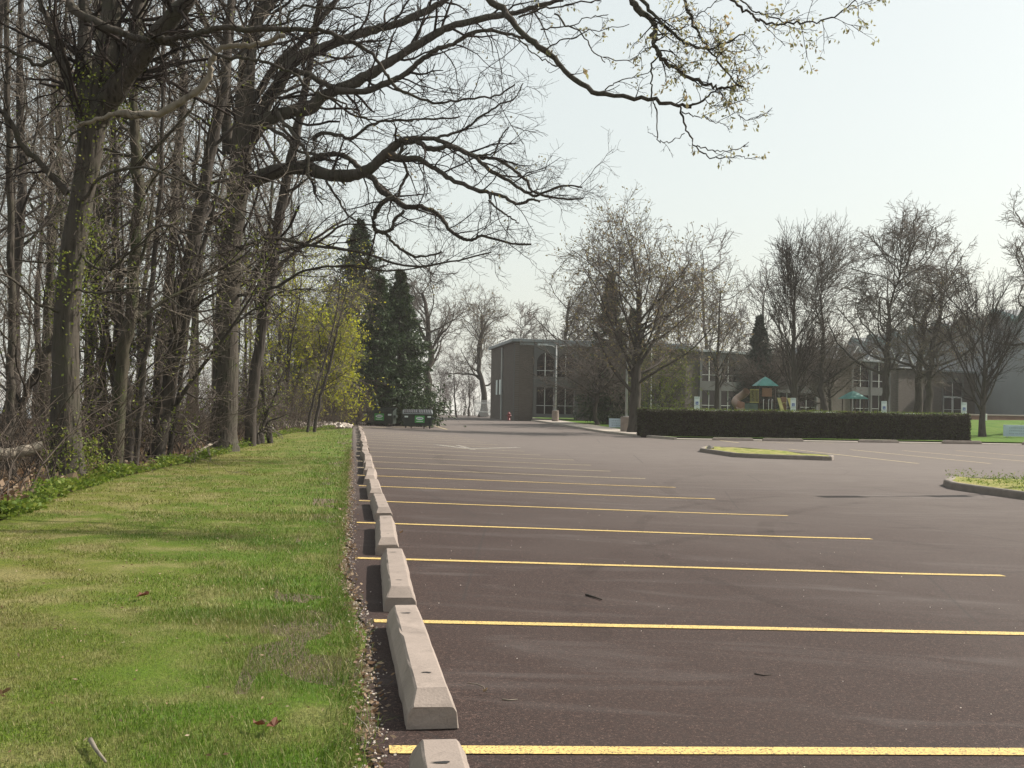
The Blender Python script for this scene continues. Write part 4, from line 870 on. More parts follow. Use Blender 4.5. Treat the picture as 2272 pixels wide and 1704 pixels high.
o = big_oak(311, 9.8, .36, 5.6, mats=('bark', 'twig_grey'), label='tall bare oak, leftmost of the clump by the glass doors', forks=1); place(o, 1958, None, 88)
o = big_oak(312, 10.4, .36, 5.4, mats=('bark', 'twig_grey'), leaf=(.3, 1, .14, .05, .1), leafmat_='bud_leaf', label='tallest bare oak in the middle of the clump by the glass doors'); place(o, 2038, None, 90)
o = big_oak(313, 9.9, .34, 5.6, lean=(.16, 0), mats=('bark', 'twig_grey'), leaf=(.3, 1, .14, .05, .1), leafmat_='bud_leaf', label='bare oak leaning right at the right of the clump'); place(o, 2052, None, 86)
o = make_tree('vase_tree', 314, 7.6, .24, [dict(n=34, t0=.18, t1=1., L=6.0, Lt=.5, ang=36, rr=.42, segs=10, wig=.05, up=.07, rmin=.025, k=5, to='T', angv=12),
      dict(n=9, t0=.15, t1=1., L=2.0, Lt=.3, ang=26, rr=.5, segs=6, wig=.08, up=.03, rmin=.014, k=3), dict(n=5, t0=.1, t1=1., L=.9, Lt=.3, ang=24, rr=.6, segs=4, wig=.1, rmin=.010, k=3)], mats=('bark', 'twig'), label='bare vase-shaped tree on the grass at the right end of the hedge', flare=1.2)
place(o, 2181, None, 70); 
o = big_oak(315, 12.5, .42, 5.2, lean=(-.02, 0), mats=('bark', 'twig_grey'), label='big gnarled oak half cut off by the right edge of the picture'); place(o, 2330, None, 74)
# far trees left of the building
o = big_oak(325, 11.6, .46, 5.4, mats=('bark', 'twig_grey'), label='tall bare oak standing alone right of the spruces'); place(o, 948, None, 100)
o = big_oak(322, 12.0, .42, 6.4, mats=('bark', 'twig_grey'), leaf=(.3, 1, .2, .06, .1), leafmat_='bud_leaf', label='bare oak at the left corner of the building'); place(o, 1072, None, 128)
o = big_oak(323, 13.5, .4, 5.6, mats=('bark', 'twig_grey'), label='bare oak rising behind the roof of the left wing'); place(o, 1232, None, 124)
fo = []
for i, (h, r, L) in enumerate(((9, .14, 2.8), (11, .2, 3.4), (7, .1, 2.4))):
    fo.append(make_tree('far_tree', 330 + i, h, r, lv_wood(L, .8, .016), wob=.25, mats=('bark', 'far_twig'), group='small bare trees along the far bank', label='small hazy bare tree on the bank beyond the drive', k=6))
used = set()
for n_, (px, Y) in enumerate([(700, 96), (650, 90), (610, 100), (925, 132), (975, 125), (1000, 138), (1015, 120), (1040, 132), (985, 145), (1055, 146), (900, 126), (745, 105), (590, 92), (1100, 150), (1150, 140), (1190, 150), (860, 130), (1290, 135), (1500, 140), (1560, 135), (1640, 140), (680, 120), (630, 125), (960, 150), (1030, 148), (1700, 138), (1860, 140)]):
    i = n_ % 3; o = fo[i] if i not in used else copy_tree(fo[i]); used.add(i); X = (px - CX) / F * Y; s = rs.uniform(.8, 1.3) * (1.5 if px > 1120 else (.62 if px > 850 else 1))
    o.location = (X, Y, float(zt(X, Y)) - .1); o.rotation_euler = (0, 0, rs.uniform(0, 6.28)); o.scale = (s, s, s)

# distant wood beyond the water, reads as one mass
rng = np.random.default_rng(15); B = MB(); N = 700; Xd = rng.uniform(-70, 60, N); Yd = rng.uniform(150, 175, N)
p = np.column_stack([Xd, Yd, zt(Xd, Yd) - .5]); D = rng.normal(0, .1, (N, 3)); D[:, 2] = 1; a, ar = walk(rng, p, D, rng.uniform(3, 7, N), rng.uniform(.03, .08, N), 5, .08, 0, .2, .02); B.tubes(a, ar, 3)
b, br = spawn(rng, a, ar, 8, .25, 1., L=2.4, Lt=.4, ang=45, rr=.5, segs=4, wig=.15, up=.03, rmin=.02); B.tubes(b, br, 3)
tag(B.build('distant_trees', MAT['far_twig'], None, True), 'hazy mass of thin bare trees below the bank', 'trees', kind='stuff')
# ------------------------------------------------------------------ buildings
class Wall:
    """a straight wall from ground point a to b (seen from outside, left to right); s along, z up, d outward"""
    def __init__(s, a, b):
        s.a = np.array(a, float)[:2]; s.b = np.array(b, float)[:2]; s.L = np.linalg.norm(s.b - s.a); s.t = (s.b - s.a) / s.L; s.n = np.array([s.t[1], -s.t[0]])
        s.rz = math.atan2(s.t[1], s.t[0])
    def root(s, name, label, cat='building'): return empty(name, (s.a[0], s.a[1], 0), s.rz, label, cat)
    def frame(s, o):
        m0_ = Matrix.Translation(o.location) @ Matrix.Rotation(o.rotation_euler[2], 4, 'Z'); return Frame(o, m0_.inverted() @ Matrix.Translation((s.a[0], s.a[1], 0)) @ Matrix.Rotation(s.rz, 4, 'Z'))
    # local axes: x = s, y = -d (into the building), z = z
def bx(name, mat, parent, x0, x1, y0, y1, z0, z1, b=0.0):
    m_ = MB(); m_.box(x0, x1, y0, y1, z0, z1, b=b); return m_.build(name, MAT[mat], parent)
def arched_bay(par, x0, wd, zb, zt_, y=0.0, n=2, door=False):
    """concrete framed bay: lower windows, spandrel, arched upper windows under a plain panel"""
    hgt = zt_ - zb; aw = (wd - .3 * (n + 1)) / n
    zl0 = zb + .35; zl1 = zb + hgt * .40; zu0 = zb + hgt * .545; zsp = zb + hgt * .72; r = aw / 2
    for i in range(n + 1):
        xx = x0 + i * (aw + .3); bx('pier', 'panel_concrete', par, xx, xx + .3, y - .22, y + .02, zb, zt_ - .02)
    for i in range(n):
        a = x0 + .3 + i * (aw + .3); b_ = a + aw; c = (a + b_) / 2
        bx('sill', 'panel_concrete', par, a, b_, y - .12, y + .02, zb, zl0); bx('spandrel', 'panel_concrete', par, a, b_, y - .14, y + .02, zl1, zu0)
        # arched head panel
        A = np.linspace(math.pi, 0, 13); top = zt_ - .03; V = []; m_ = MB()
        for yy in (y - .14, y + .02):
            V += [(c + r * math.cos(t), yy, zsp + r * 1.15 * math.sin(t)) for t in A] + [(c + r * math.cos(t), yy, top) for t in A]
        Q = [(k, k + 1, 14 + k, 13 + k) for k in range(12)] + [(26 + k, 39 + k, 40 + k, 27 + k) for k in range(12)] + [(k, 26 + k, 27 + k, k + 1) for k in range(12)]
        m_.add(V, Q); m_.build('arch_panel', MAT['panel_concrete'], par)
        for (z0, z1, arch) in ((zl0, zl1, False), (zu0, zsp + r * 1.15 if True else 0, True)):
            wn = bx('window', 'window_glass', par, a, b_, y + .06, y + .10, z0, z1)
            bx('mullion', 'white_paint' if arch else 'pole_metal', wn, c - .035, c + .035, y + .0, y + .055, z0, z1)
            zz = z0 + (z1 - z0) * (.24 if arch else .30); bx('glazing_bar', 'pole_metal', wn, a, c - .037, y + .0, y + .05, zz, zz + .06); bx('glazing_bar', 'pole_metal', wn, c + .037, b_, y + .0, y + .05, zz, zz + .06)
# left wing
c0 = at(1141, 900, 100); c1 = at(1088, 900, 116)
wl = Wall(c1, c0); ROOF = 7.35
b1 = wl.root('school_building', 'long flat-roofed brown brick school with arched windows and white glass doors')
bx('side_wall', 'brick', b1, 0, wl.L, 0, .4, -.5, ROOF); bx('downpipe', 'pole_metal', b1, wl.L * .52, wl.L * .52 + .28, -.16, -.01, 0, ROOF - .2, .03)
bx('wall_pier', 'panel_concrete', b1, wl.L - .35, wl.L - .02, -.05, -.005, -.2, ROOF - .01)
for k in (.28, .42):
    e_ = bx('vent', 'sticker_white', b1, wl.L * k, wl.L * k + .9, -.09, -.01, 2.5, 4.0, .02); bx('vent_slot', 'rubber', e_, wl.L * k + 1.0, wl.L * k + 1.5, -.06, -.01, 2.5, 4.0)
bx('roof_edge', 'dark_coping', b1, -.3, wl.L + .25, -.3, .7, ROOF, ROOF + .28, .02)
f1 = at(1520, 900, 104)
wf = Wall(c0, f1); g1 = wf.frame(b1)
bay0 = (at(1183, 900, 100.5)[0] - c0[0])
bx('front_wall', 'brick', g1, .42, bay0, 0, .4, -.5, ROOF); arched_bay(g1, bay0 + .002, 4.3, .35, ROOF, 0.02)
bx('front_wall', 'brick', g1, bay0 + 4.31, wf.L, 0.0, .4, -.5, ROOF - .003); bx('roof_edge', 'dark_coping', g1, .28, wf.L, -.3, .7, ROOF + .002, ROOF + .27, .02)
for xs_ in (7.6, 8.9): bx('wall_panel', 'panel_concrete', g1, xs_, xs_ + .35, -.10, -.005, .2, ROOF - .1)
wnn = bx('window', 'window_glass', g1, 9.8, 11.4, -.03, -.004, .5, 2.4); bx('mullion', 'pole_metal', wnn, 10.55, 10.62, -.07, -.032, .5, 2.4); bx('glazing_bar', 'pole_metal', wnn, 9.8, 11.4, -.075, -.034, 2.34, 2.42)
bx('flat_roof', 'dark_coping', b1, .42, wl.L, .42, 17, ROOF - .3, ROOF - .02)
# main facade
m0 = at(1490, 900, 103.5); m1 = at(1992, 900, 124); wm = Wall(m0, m1); g2 = wm.frame(b1)
def s_of(px, wall):
    q = ray(px, 900)[:2]; A_ = np.array([[q[0], -wall.t[0]], [q[1], -wall.t[1]]]); return float(np.linalg.solve(A_, wall.a)[1])
prev = 0.0; RM = 7.0
for pa, pb in ((1549, 1638), (1722, 1812), (1886, 1972)):
    s0, s1 = s_of(pa, wm), s_of(pb, wm)
    bx('front_wall', 'brick', g2, prev + .002, s0 - .002, 0, .4, -.5, RM); arched_bay(g2, s0, s1 - s0, .75, RM, 0.02); prev = s1
bx('front_wall', 'brick', g2, prev + .002, wm.L, 0, .4, -.5, RM); bx('roof_edge', 'dark_coping', g2, -.2, wm.L + .2, -.35, .6, RM, RM + .22, .02)
bx('flat_roof', 'dark_coping', g2, .1, wm.L, .62, 14, RM - .3, RM - .02)
# row of gables above the middle range
G = MB(); s0, s1 = s_of(1868, wm), s_of(2085, wm); ng = 6; gw = (s1 - s0) / ng
for k in range(ng):
    a = s0 + k * gw; G.add([(a, 1.5, RM), (a + gw, 1.5, RM), (a + gw / 2, 1.5, RM + 1.75), (a, 12, RM), (a + gw, 12, RM), (a + gw / 2, 12, RM + 1.75)], [(0, 2, 5, 3), (2, 1, 4, 5)], [(0, 1, 2), (4, 3, 5)])
gg = G.build('gable_row', MAT['pale_roof'], g2)
for k in range(ng):
    a = s0 + k * gw
    for sg in (0, 1):
        m_ = MB(); x_0 = a + (0 if sg == 0 else gw); m_.tube([(x_0, 1.42, RM + .02), (a + gw / 2, 1.42, RM + 1.8)], .09, 4); m_.build('gable_trim', MAT['white_paint'], gg)
# right wing with glass doors
r0_ = at(1993, 900, 123.5); r1_ = at(2520, 900, 158); wr = Wall(r0_, r1_); g3 = wr.frame(b1); RR_ = 6.35
d0, d1 = s_of(2092, wr), s_of(2134, wr)
bx('front_wall', 'brick', g3, 0, d0 - .3, 0, .4, .2, RR_); bx('front_wall', 'brick', g3, d1 + .3, wr.L, 0, .4, .2, RR_)
bx('entrance_panel', 'panel_concrete', g3, d0 - .298, d0 - .002, -.08, .3, .4, RR_ - .01); bx('entrance_panel', 'panel_concrete', g3, d1 + .002, d1 + .298, -.08, .3, .4, RR_ - .01)
bx('lintel_panel', 'panel_concrete', g3, d0, d1, -.04, .3, 5.1, RR_ - .012)
tw_ = bx('window', 'window_glass', g3, d0, d1, .05, .1, 3.47, 5.1); bx('mullion', 'white_paint', tw_, (d0 + d1) / 2 - .04, (d0 + d1) / 2 + .04, -.0, .045, 3.47, 5.1)
for k in (0, 1):
    a = d0 + k * (d1 - d0) / 2 + .003; b_ = a + (d1 - d0) / 2 - .006; dr = empty('door'); set_parent(dr, g3)
    for q_ in ((a, a + .2, 1.1, 3.45), (b_ - .2, b_, 1.1, 3.45), (a + .2, b_ - .2, 3.24, 3.45), (a + .2, b_ - .2, 1.1, 1.4)):
        bx('door_frame', 'white_paint', dr, q_[0], q_[1], -.02, .04, q_[2], q_[3])
    bx('glass', 'window_glass', dr, a + .2, b_ - .2, .0, .02, 1.4, 3.24); bx('push_bar', 'white_paint', dr, a + .14, b_ - .14, -.05, -.01, 1.82, 1.88)
bx('roof_edge', 'dark_coping', g3, -.2, wr.L, -.3, .6, RR_, RR_ + .2, .02); bx('flat_roof', 'dark_coping', g3, .1, wr.L, .62, 14, RR_ - .3, RR_ - .02)
wallow = Wall(at(2150, 900, 92), at(2480, 900, 104)); g4 = wallow.root('retaining_wall', 'low dark red retaining wall with a pale capping at the right', 'wall')
bx('brickwork', 'retaining_brick', g4, 0, wallow.L, 0, .35, .0, 1.26); bx('capping', 'kerb_concrete', g4, -.05, wallow.L, -.05, .4, 1.262, 1.36, .02)
bx('utility_box', 'white_paint', None, 0, .35, 0, .25, 0, .55, .02).location = (0, 0, 0)
ub = bpy.data.objects['utility_box']; p_ = at(2181, 930, 90); ub.location = (p_[0], 90, float(zt(p_[0], 90)) + .1); tag(ub, 'small white box beside the trunk of the vase-shaped tree', 'box')
# big folded roof hall behind
h0 = at(1868, 900, 182); h1 = at(2420, 900, 104); wh = Wall(h0, h1); g5 = wh.root('church_hall', 'large pale hall with a zigzag folded roof behind the right wing')
bx('hall_wall', 'hall_wall', g5, 0, wh.L, 1.25, 2.0, -1, 8.98); bx('end_wall', 'hall_wall', g5, wh.L - .4, wh.L - .01, 2.01, 21.9, -1, 12.2); bx('end_wall', 'hall_wall', g5, .01, .4, 2.01, 21.9, -1, 12.2); ng = 9; gw = wh.L / ng
for k in range(ng):
    a = k * gw; m_ = MB(); zz0, zz1 = 9.0, 12.3; pk = 13.6
    # each fold: two triangular front facets meeting at a proud ridge, and a roof running back
    V = [(a, 1.15, zz0), (a + gw / 2, .35, zz0), (a + gw, 1.15, zz0), (a, 1.2, zz1), (a + gw / 2, .3, pk), (a + gw, 1.2, zz1), (a, 22, zz1), (a + gw / 2, 22, pk), (a + gw, 22, zz1)]
    m_.add(V, [(0, 1, 4, 3), (1, 2, 5, 4), (3, 4, 7, 6), (4, 5, 8, 7)], [(0, 2, 1)]); m_.box(a, a + gw, 1.16, 2.2, 9.0, 9.3); f_ = m_.build('roof_fold', MAT['pale_roof'], g5)
    m_ = MB(); m_.tube([(a, 1.12, zz1 - .25), (a + gw / 2, .2, pk - .25)], .38, 4); m_.build('coping', MAT['teal_coping'], f_)
    m_ = MB(); m_.tube([(a + gw / 2, .2, pk - .25), (a + gw, 1.12, zz1 - .25)], .38, 4); m_.build('coping', MAT['teal_coping'], f_)
# white slatted fence by the drive's far end
wfn = Wall(at(1052, 900, 134), at(1088, 900, 117)); g6 = wfn.root('picket_fence', 'white slatted fence at the left corner of the building', 'fence')
nf = 16; pm = MB(); pm.box(0, .12, 0, .04, 0, 1.9); pm = pm.mesh('picket', False, MAT['white_paint'])
for k in range(nf): q = obj('picket', pm, g6); q.location = (k * wfn.L / nf, 0, .1)
bx('rail', 'white_paint', g6, 0, wfn.L, .045, .09, .6, .7); bx('rail', 'white_paint', g6, 0, wfn.L, .045, .09, 1.6, 1.7)

# hedge ------------------------------------------------------------------
HA = np.array(gp(1426, 971)[:2]); HB = np.array(gp(2154, 982)[:2]); whd = Wall(HA, HB); hz = float(zt(*HA)) + .1
hg = empty('hedge', (HA[0], HA[1], hz), whd.rz, 'long clipped dark hedge in front of the playground', 'hedge'); Lh, Dh, Hh = whd.L, 1.6, 1.42
rng = np.random.default_rng(44); core = MB(); core.box(.08, Lh - .08, .1, Dh - .1, -.1, Hh - .09); core.build('branches', MAT['soil'], hg).data.materials[0] = MAT['twig']
Lf = MB(); q = []
def hs(n, f):
    r = rng.random((n, 3)); q.append(f(r))
bump_ = lambda x: .07 * np.sin(x * 1.1) + .05 * np.sin(x * 2.7 + 1) + .04 * np.sin(x * 6.1)
hs(38000, lambda r: np.column_stack([r[:, 0] * Lh, bump_(r[:, 0] * Lh) * .6 + np.abs(rng.normal(0, .05, len(r))), r[:, 1] * Hh]))
hs(15000, lambda r: np.column_stack([r[:, 0] * Lh, r[:, 1] * Dh, Hh + bump_(r[:, 0] * Lh) * .5 - np.abs(rng.normal(0, .04, len(r)))]))
hs(3500, lambda r: np.column_stack([Lh - np.abs(rng.normal(0, .06, len(r))), r[:, 0] * Dh, r[:, 1] * Hh])); hs(3500, lambda r: np.column_stack([np.abs(rng.normal(0, .06, len(r))), r[:, 0] * Dh, r[:, 1] * Hh]))
Lf.leaves(np.concatenate(q), .085, rng, .6, .0); Lf.build('foliage', MAT['hedge_leaf'], hg)
sp_ = MB(); n = 1800; P = np.column_stack([rng.random(n) * Lh, rng.random(n) * Dh, np.full(n, Hh - .05)]); D = rng.normal(0, .3, (n, 3)); D[:, 2] = 1; a, ar = walk(rng, P, D, rng.uniform(.08, .22, n), np.full(n, .005), 3, .2, 0, .6, .004); sp_.tubes(a, ar, 3); sp_.leaves(np.repeat(a[:, -1], 2, 0), .06, rng, .5, 0.); sp_.build('new_shoots', MAT['green_leaf'], hg)
# rail behind the hedge
rl = Wall(at(1500, 900, 70), at(2130, 900, 70)); g7 = rl.root('railing', 'thin white pipe railing showing just above the hedge', 'railing'); zr = 1.33
m_ = MB(); m_.tube([(-3, 0, zr), (rl.L, 0, zr + .0)], .035, 6); m_.build('rail', MAT['white_paint'], g7); m_ = MB(); m_.tube([(-3, 0, zr - .4), (rl.L, 0, zr - .4)], .02, 6); m_.build('rail', MAT['white_paint'], g7)
m_ = MB(); m_.tube([(0, 0, -.3), (0, 0, zr)], .03, 6); pmh = m_.mesh('post', True, MAT['white_paint'])
for k in range(10): q = obj('post', pmh, g7); q.location = (k * rl.L / 9.5, 0, 0)

# text helper
def text_mesh(txt, size, name, mat):
    cu = bpy.data.curves.new(name, 'FONT'); cu.body = txt; cu.size = size; cu.align_x = 'CENTER'; cu.align_y = 'CENTER'; cu.extrude = .001
    t_ = bpy.data.objects.new(name, cu); me = bpy.data.meshes.new_from_object(t_); bpy.data.objects.remove(t_); me.transform(Matrix.Rotation(math.pi / 2, 4, 'X')); me.materials.clear(); me.materials.append(mat); return me
def ring(mb, cx, cz, r, t, y, a0=0, a1=360, n=18):
    A = np.radians(np.linspace(a0, a1, n)); V = np.concatenate([np.column_stack([cx + (r - t) * np.cos(A), np.full(n, y), cz + (r - t) * np.sin(A)]), np.column_stack([cx + r * np.cos(A), np.full(n, y), cz + r * np.sin(A)])])
    i = np.arange(n - 1); mb.add(V, np.stack([i, i + 1, i + n + 1, i + n], 1))
res_t = text_mesh('RESERVED', .062, 'lettering', MAT['sign_text']); park_t = text_mesh('PARKING', .062, 'lettering', MAT['sign_text']); van_t = text_mesh('VAN', .075, 'lettering', MAT['sign_text']); acc_t = text_mesh('ACCESSIBLE', .05, 'lettering', MAT['sign_text'])
labs = ['disabled parking sign at the left, in front of the left arched windows', 'disabled parking sign right of the playground, before the upswept tree', 'disabled parking sign in front of the dark facade right of the second playground roof', 'disabled parking sign at the right end of the hedge beside the glass doors']
for i, (px, y0, y1) in enumerate(((1546.5, 880, 907), (1760, 883, 911), (1961.5, 890, 918), (2139, 893, 920))):
    Ys = 64.6; zt1 = at(px, y0, Ys)[2]; zb1 = at(px, y1, Ys)[2]; X = at(px, y0, Ys)[0]; g = empty('parking_sign', (X, Ys, float(zt(X, Ys)) + .1), .0, labs[i], 'sign', 'disabled parking signs behind the hedge'); o0 = g.location[2]; a, b_ = zb1 - o0, zt1 - o0; hh = b_ - a
    m_ = MB(); m_.tube([(0, .03, -.1), (0, .03, b_ - .05)], .022, 6); m_.build('post', MAT['play_brown'], g)
    pl = bx('upper_plate', 'sign_white', g, -.16, .16, -.012, .005, a + hh * .29, b_, .004); lw = bx('lower_plate', 'sign_white', g, -.16, .16, -.012, .005, a, a + hh * .265, .004)
    bx('blue_square', 'sign_blue', pl, -.085, .085, -.016, -.013, a + hh * .34, a + hh * .34 + .185)
    s_ = MB(); cz = a + hh * .34 + .075; ring(s_, 0.0, cz, .045, .012, -.019, 150, 400); ring(s_, -.012, cz + .078, .014, .0138, -.019, 0, 360, 10); s_.box(-.02, -.006, -.0195, -.0185, cz + .0, cz + .062); s_.box(-.006, .035, -.0195, -.0185, cz + .0, cz + .013); s_.box(.030, .043, -.0195, -.0185, cz - .035, cz + .01); s_.build('wheelchair_symbol', MAT['sign_white'], pl)
    for me_, zz, par_ in ((res_t, b_ - .05, pl), (park_t, b_ - .115, pl), (van_t, a + hh * .19, lw), (acc_t, a + hh * .08, lw)):
        t_ = obj('lettering', me_, par_); t_.location = (0, -.0145, zz)
# small pale blue boards with unreadable rows of print
def board(px0, px1, y0, y1, Y, label):
    a = at(px0, y1, Y); b = at(px1, y0, Y); g = empty('notice_board', ((a[0] + b[0]) / 2, Y, float(zt((a[0] + b[0]) / 2, Y)) + .1), 0, label, 'sign'); o0 = g.location[2]; w2 = (b[0] - a[0]) / 2; z0, z1 = max(.05, a[2] - o0), b[2] - o0
    bd = bx('panel', 'board_blue', g, -w2, w2, -.03, .03, z0, z1, .01); bx('post', 'pole_metal', g, -w2 * .8, -w2 * .8 + .06, .031, .08, -.1, z1 - .05); bx('post', 'pole_metal', g, w2 * .75, w2 * .75 + .06, .031, .08, -.1, z1 - .05)
    rg = random.Random(int(px0)); s_ = MB()
    for r_ in range(3):
        x = -w2 * .7; zz = z1 - (r_ + 1) * (z1 - z0) * .25
        while x < w2 * .65: l_ = rg.uniform(.04, .12); s_.box(x, x + l_, -.034, -.031, zz - .03, zz + .02); x += l_ + rg.uniform(.03, .06)
    s_.build('print', MAT['board_text'], bd)
board(1351, 1392, 929, 948, 76, 'low pale blue board on the grass left of the shade tree'); board(2226, 2310, 944, 968, 69, 'low pale blue board on the grass at the right edge')

# light poles, flagpole ----------------------------------------------------
def light_pole(X, Y, Hp, label, rz=0, two=True, bs=.3):
    g = empty('light_pole', (X, Y, float(zt(X, Y)) + .06), rz, label, 'street lamp', 'parking lot light poles')
    m_ = MB(); A = np.arange(16) * math.pi / 8; V = []; 
    for z, r_ in ((-.2, bs), (.95, bs), (1.0, bs - .04)): V += [(r_ * math.cos(t), r_ * math.sin(t), z) for t in A]
    m_.add(V, [(i + k * 16, (i + 1) % 16 + k * 16, (i + 1) % 16 + 16 + k * 16, i + 16 + k * 16) for k in (0, 1) for i in range(16)], P=[[32 + i for i in range(16)]]); m_.build('concrete_base', MAT['concrete'], g)
    bx('base_plate', 'pole_metal', g, -.17, .17, -.17, .17, 1.001, 1.04, .01); m_ = MB(); m_.tube([(0, 0, 1.04), (0, 0, Hp * .5), (0, 0, Hp)], [.085, .07, .055], 10); m_.build('pole', MAT['pole_metal'], g, True)
    for sg in ((-1, 1) if two else (1,)):
        m_ = MB(); m_.tube([(0, 0, Hp - .25), (sg * .35, 0, Hp - .05), (sg * .8, 0, Hp)], .035, 8); ar_ = m_.build('arm', MAT['pole_metal'], g, True)
        m_ = MB(); x0, x1 = sorted((sg * .75, sg * 1.6)); m_.box(x0, x1, -.2, .2, Hp - .04, Hp + .10, b=.04); hd = m_.build('lamp_head', MAT['grey_metal'], g); bx('lens', 'sign_white', hd, x0 + .1, x1 - .1, -.14, .14, Hp - .06, Hp - .042)
    return g
g = gp(1232, 938, .05); light_pole(at(1232, 930, 93)[0], 93, 6.6, 'grey lamp post on a concrete base before the arched windows')
light_pole(at(1389, 950, 68)[0], 68, 6.6, 'lamp post half hidden behind the trunk of the shade tree', bs=.36)
light_pole(14.2, 23.6, 6.5, 'lamp post in the right island, outside the picture, whose shadow crosses the lot', rz=.25)
g = empty('flagpole', (at(1444, 900, 82)[0], 82, float(zt(at(1444, 900, 82)[0], 82))), 0, 'thin pale flagpole behind the hedge by the shade tree', 'flagpole'); m_ = MB(); m_.tube([(0, 0, 0), (0, 0, 3), (0, 0, 6.6)], [.06, .05, .035], 8); m_.build('pole', MAT['white_paint'], g, True)
m_ = MB(); A = np.linspace(0, math.pi, 6); m_.tube([(0, 0, 6.6), (0, 0, 6.64), (0, 0, 6.7), (0, 0, 6.74)], [.03, .07, .07, .02], 8); m_.build('finial', MAT['pole_metal'], g, True)

# hydrant -----------------------------------------------------------------
p_ = gp(1127, 930, .1); g = empty('fire_hydrant', (p_[0] + .1, p_[1] - 8, float(zt(p_[0], p_[1] - 8)) + .1), 0, 'small red fire hydrant at the corner of the building', 'hydrant')
m_ = MB(); m_.tube([(0, 0, 0), (0, 0, .05), (0, 0, .06), (0, 0, .62), (0, 0, .64), (0, 0, .68), (0, 0, .8), (0, 0, .86)], [.19, .19, .14, .14, .18, .18, .12, .04], 12); m_.build('barrel', MAT['hydrant_red'], g, True)
m_ = MB(); m_.tube([(-.26, 0, .48), (.26, 0, .48)], .07, 8); m_.build('side_outlet', MAT['hydrant_red'], g, True); m_ = MB(); m_.tube([(0, -.1, .45), (0, -.27, .45)], .09, 8); m_.build('front_outlet', MAT['hydrant_red'], g, True)
m_ = MB(); m_.tube([(0, 0, .86), (0, 0, .93)], .035, 5); m_.build('nut', MAT['hydrant_red'], g); g.scale = (.85, .85, .85)

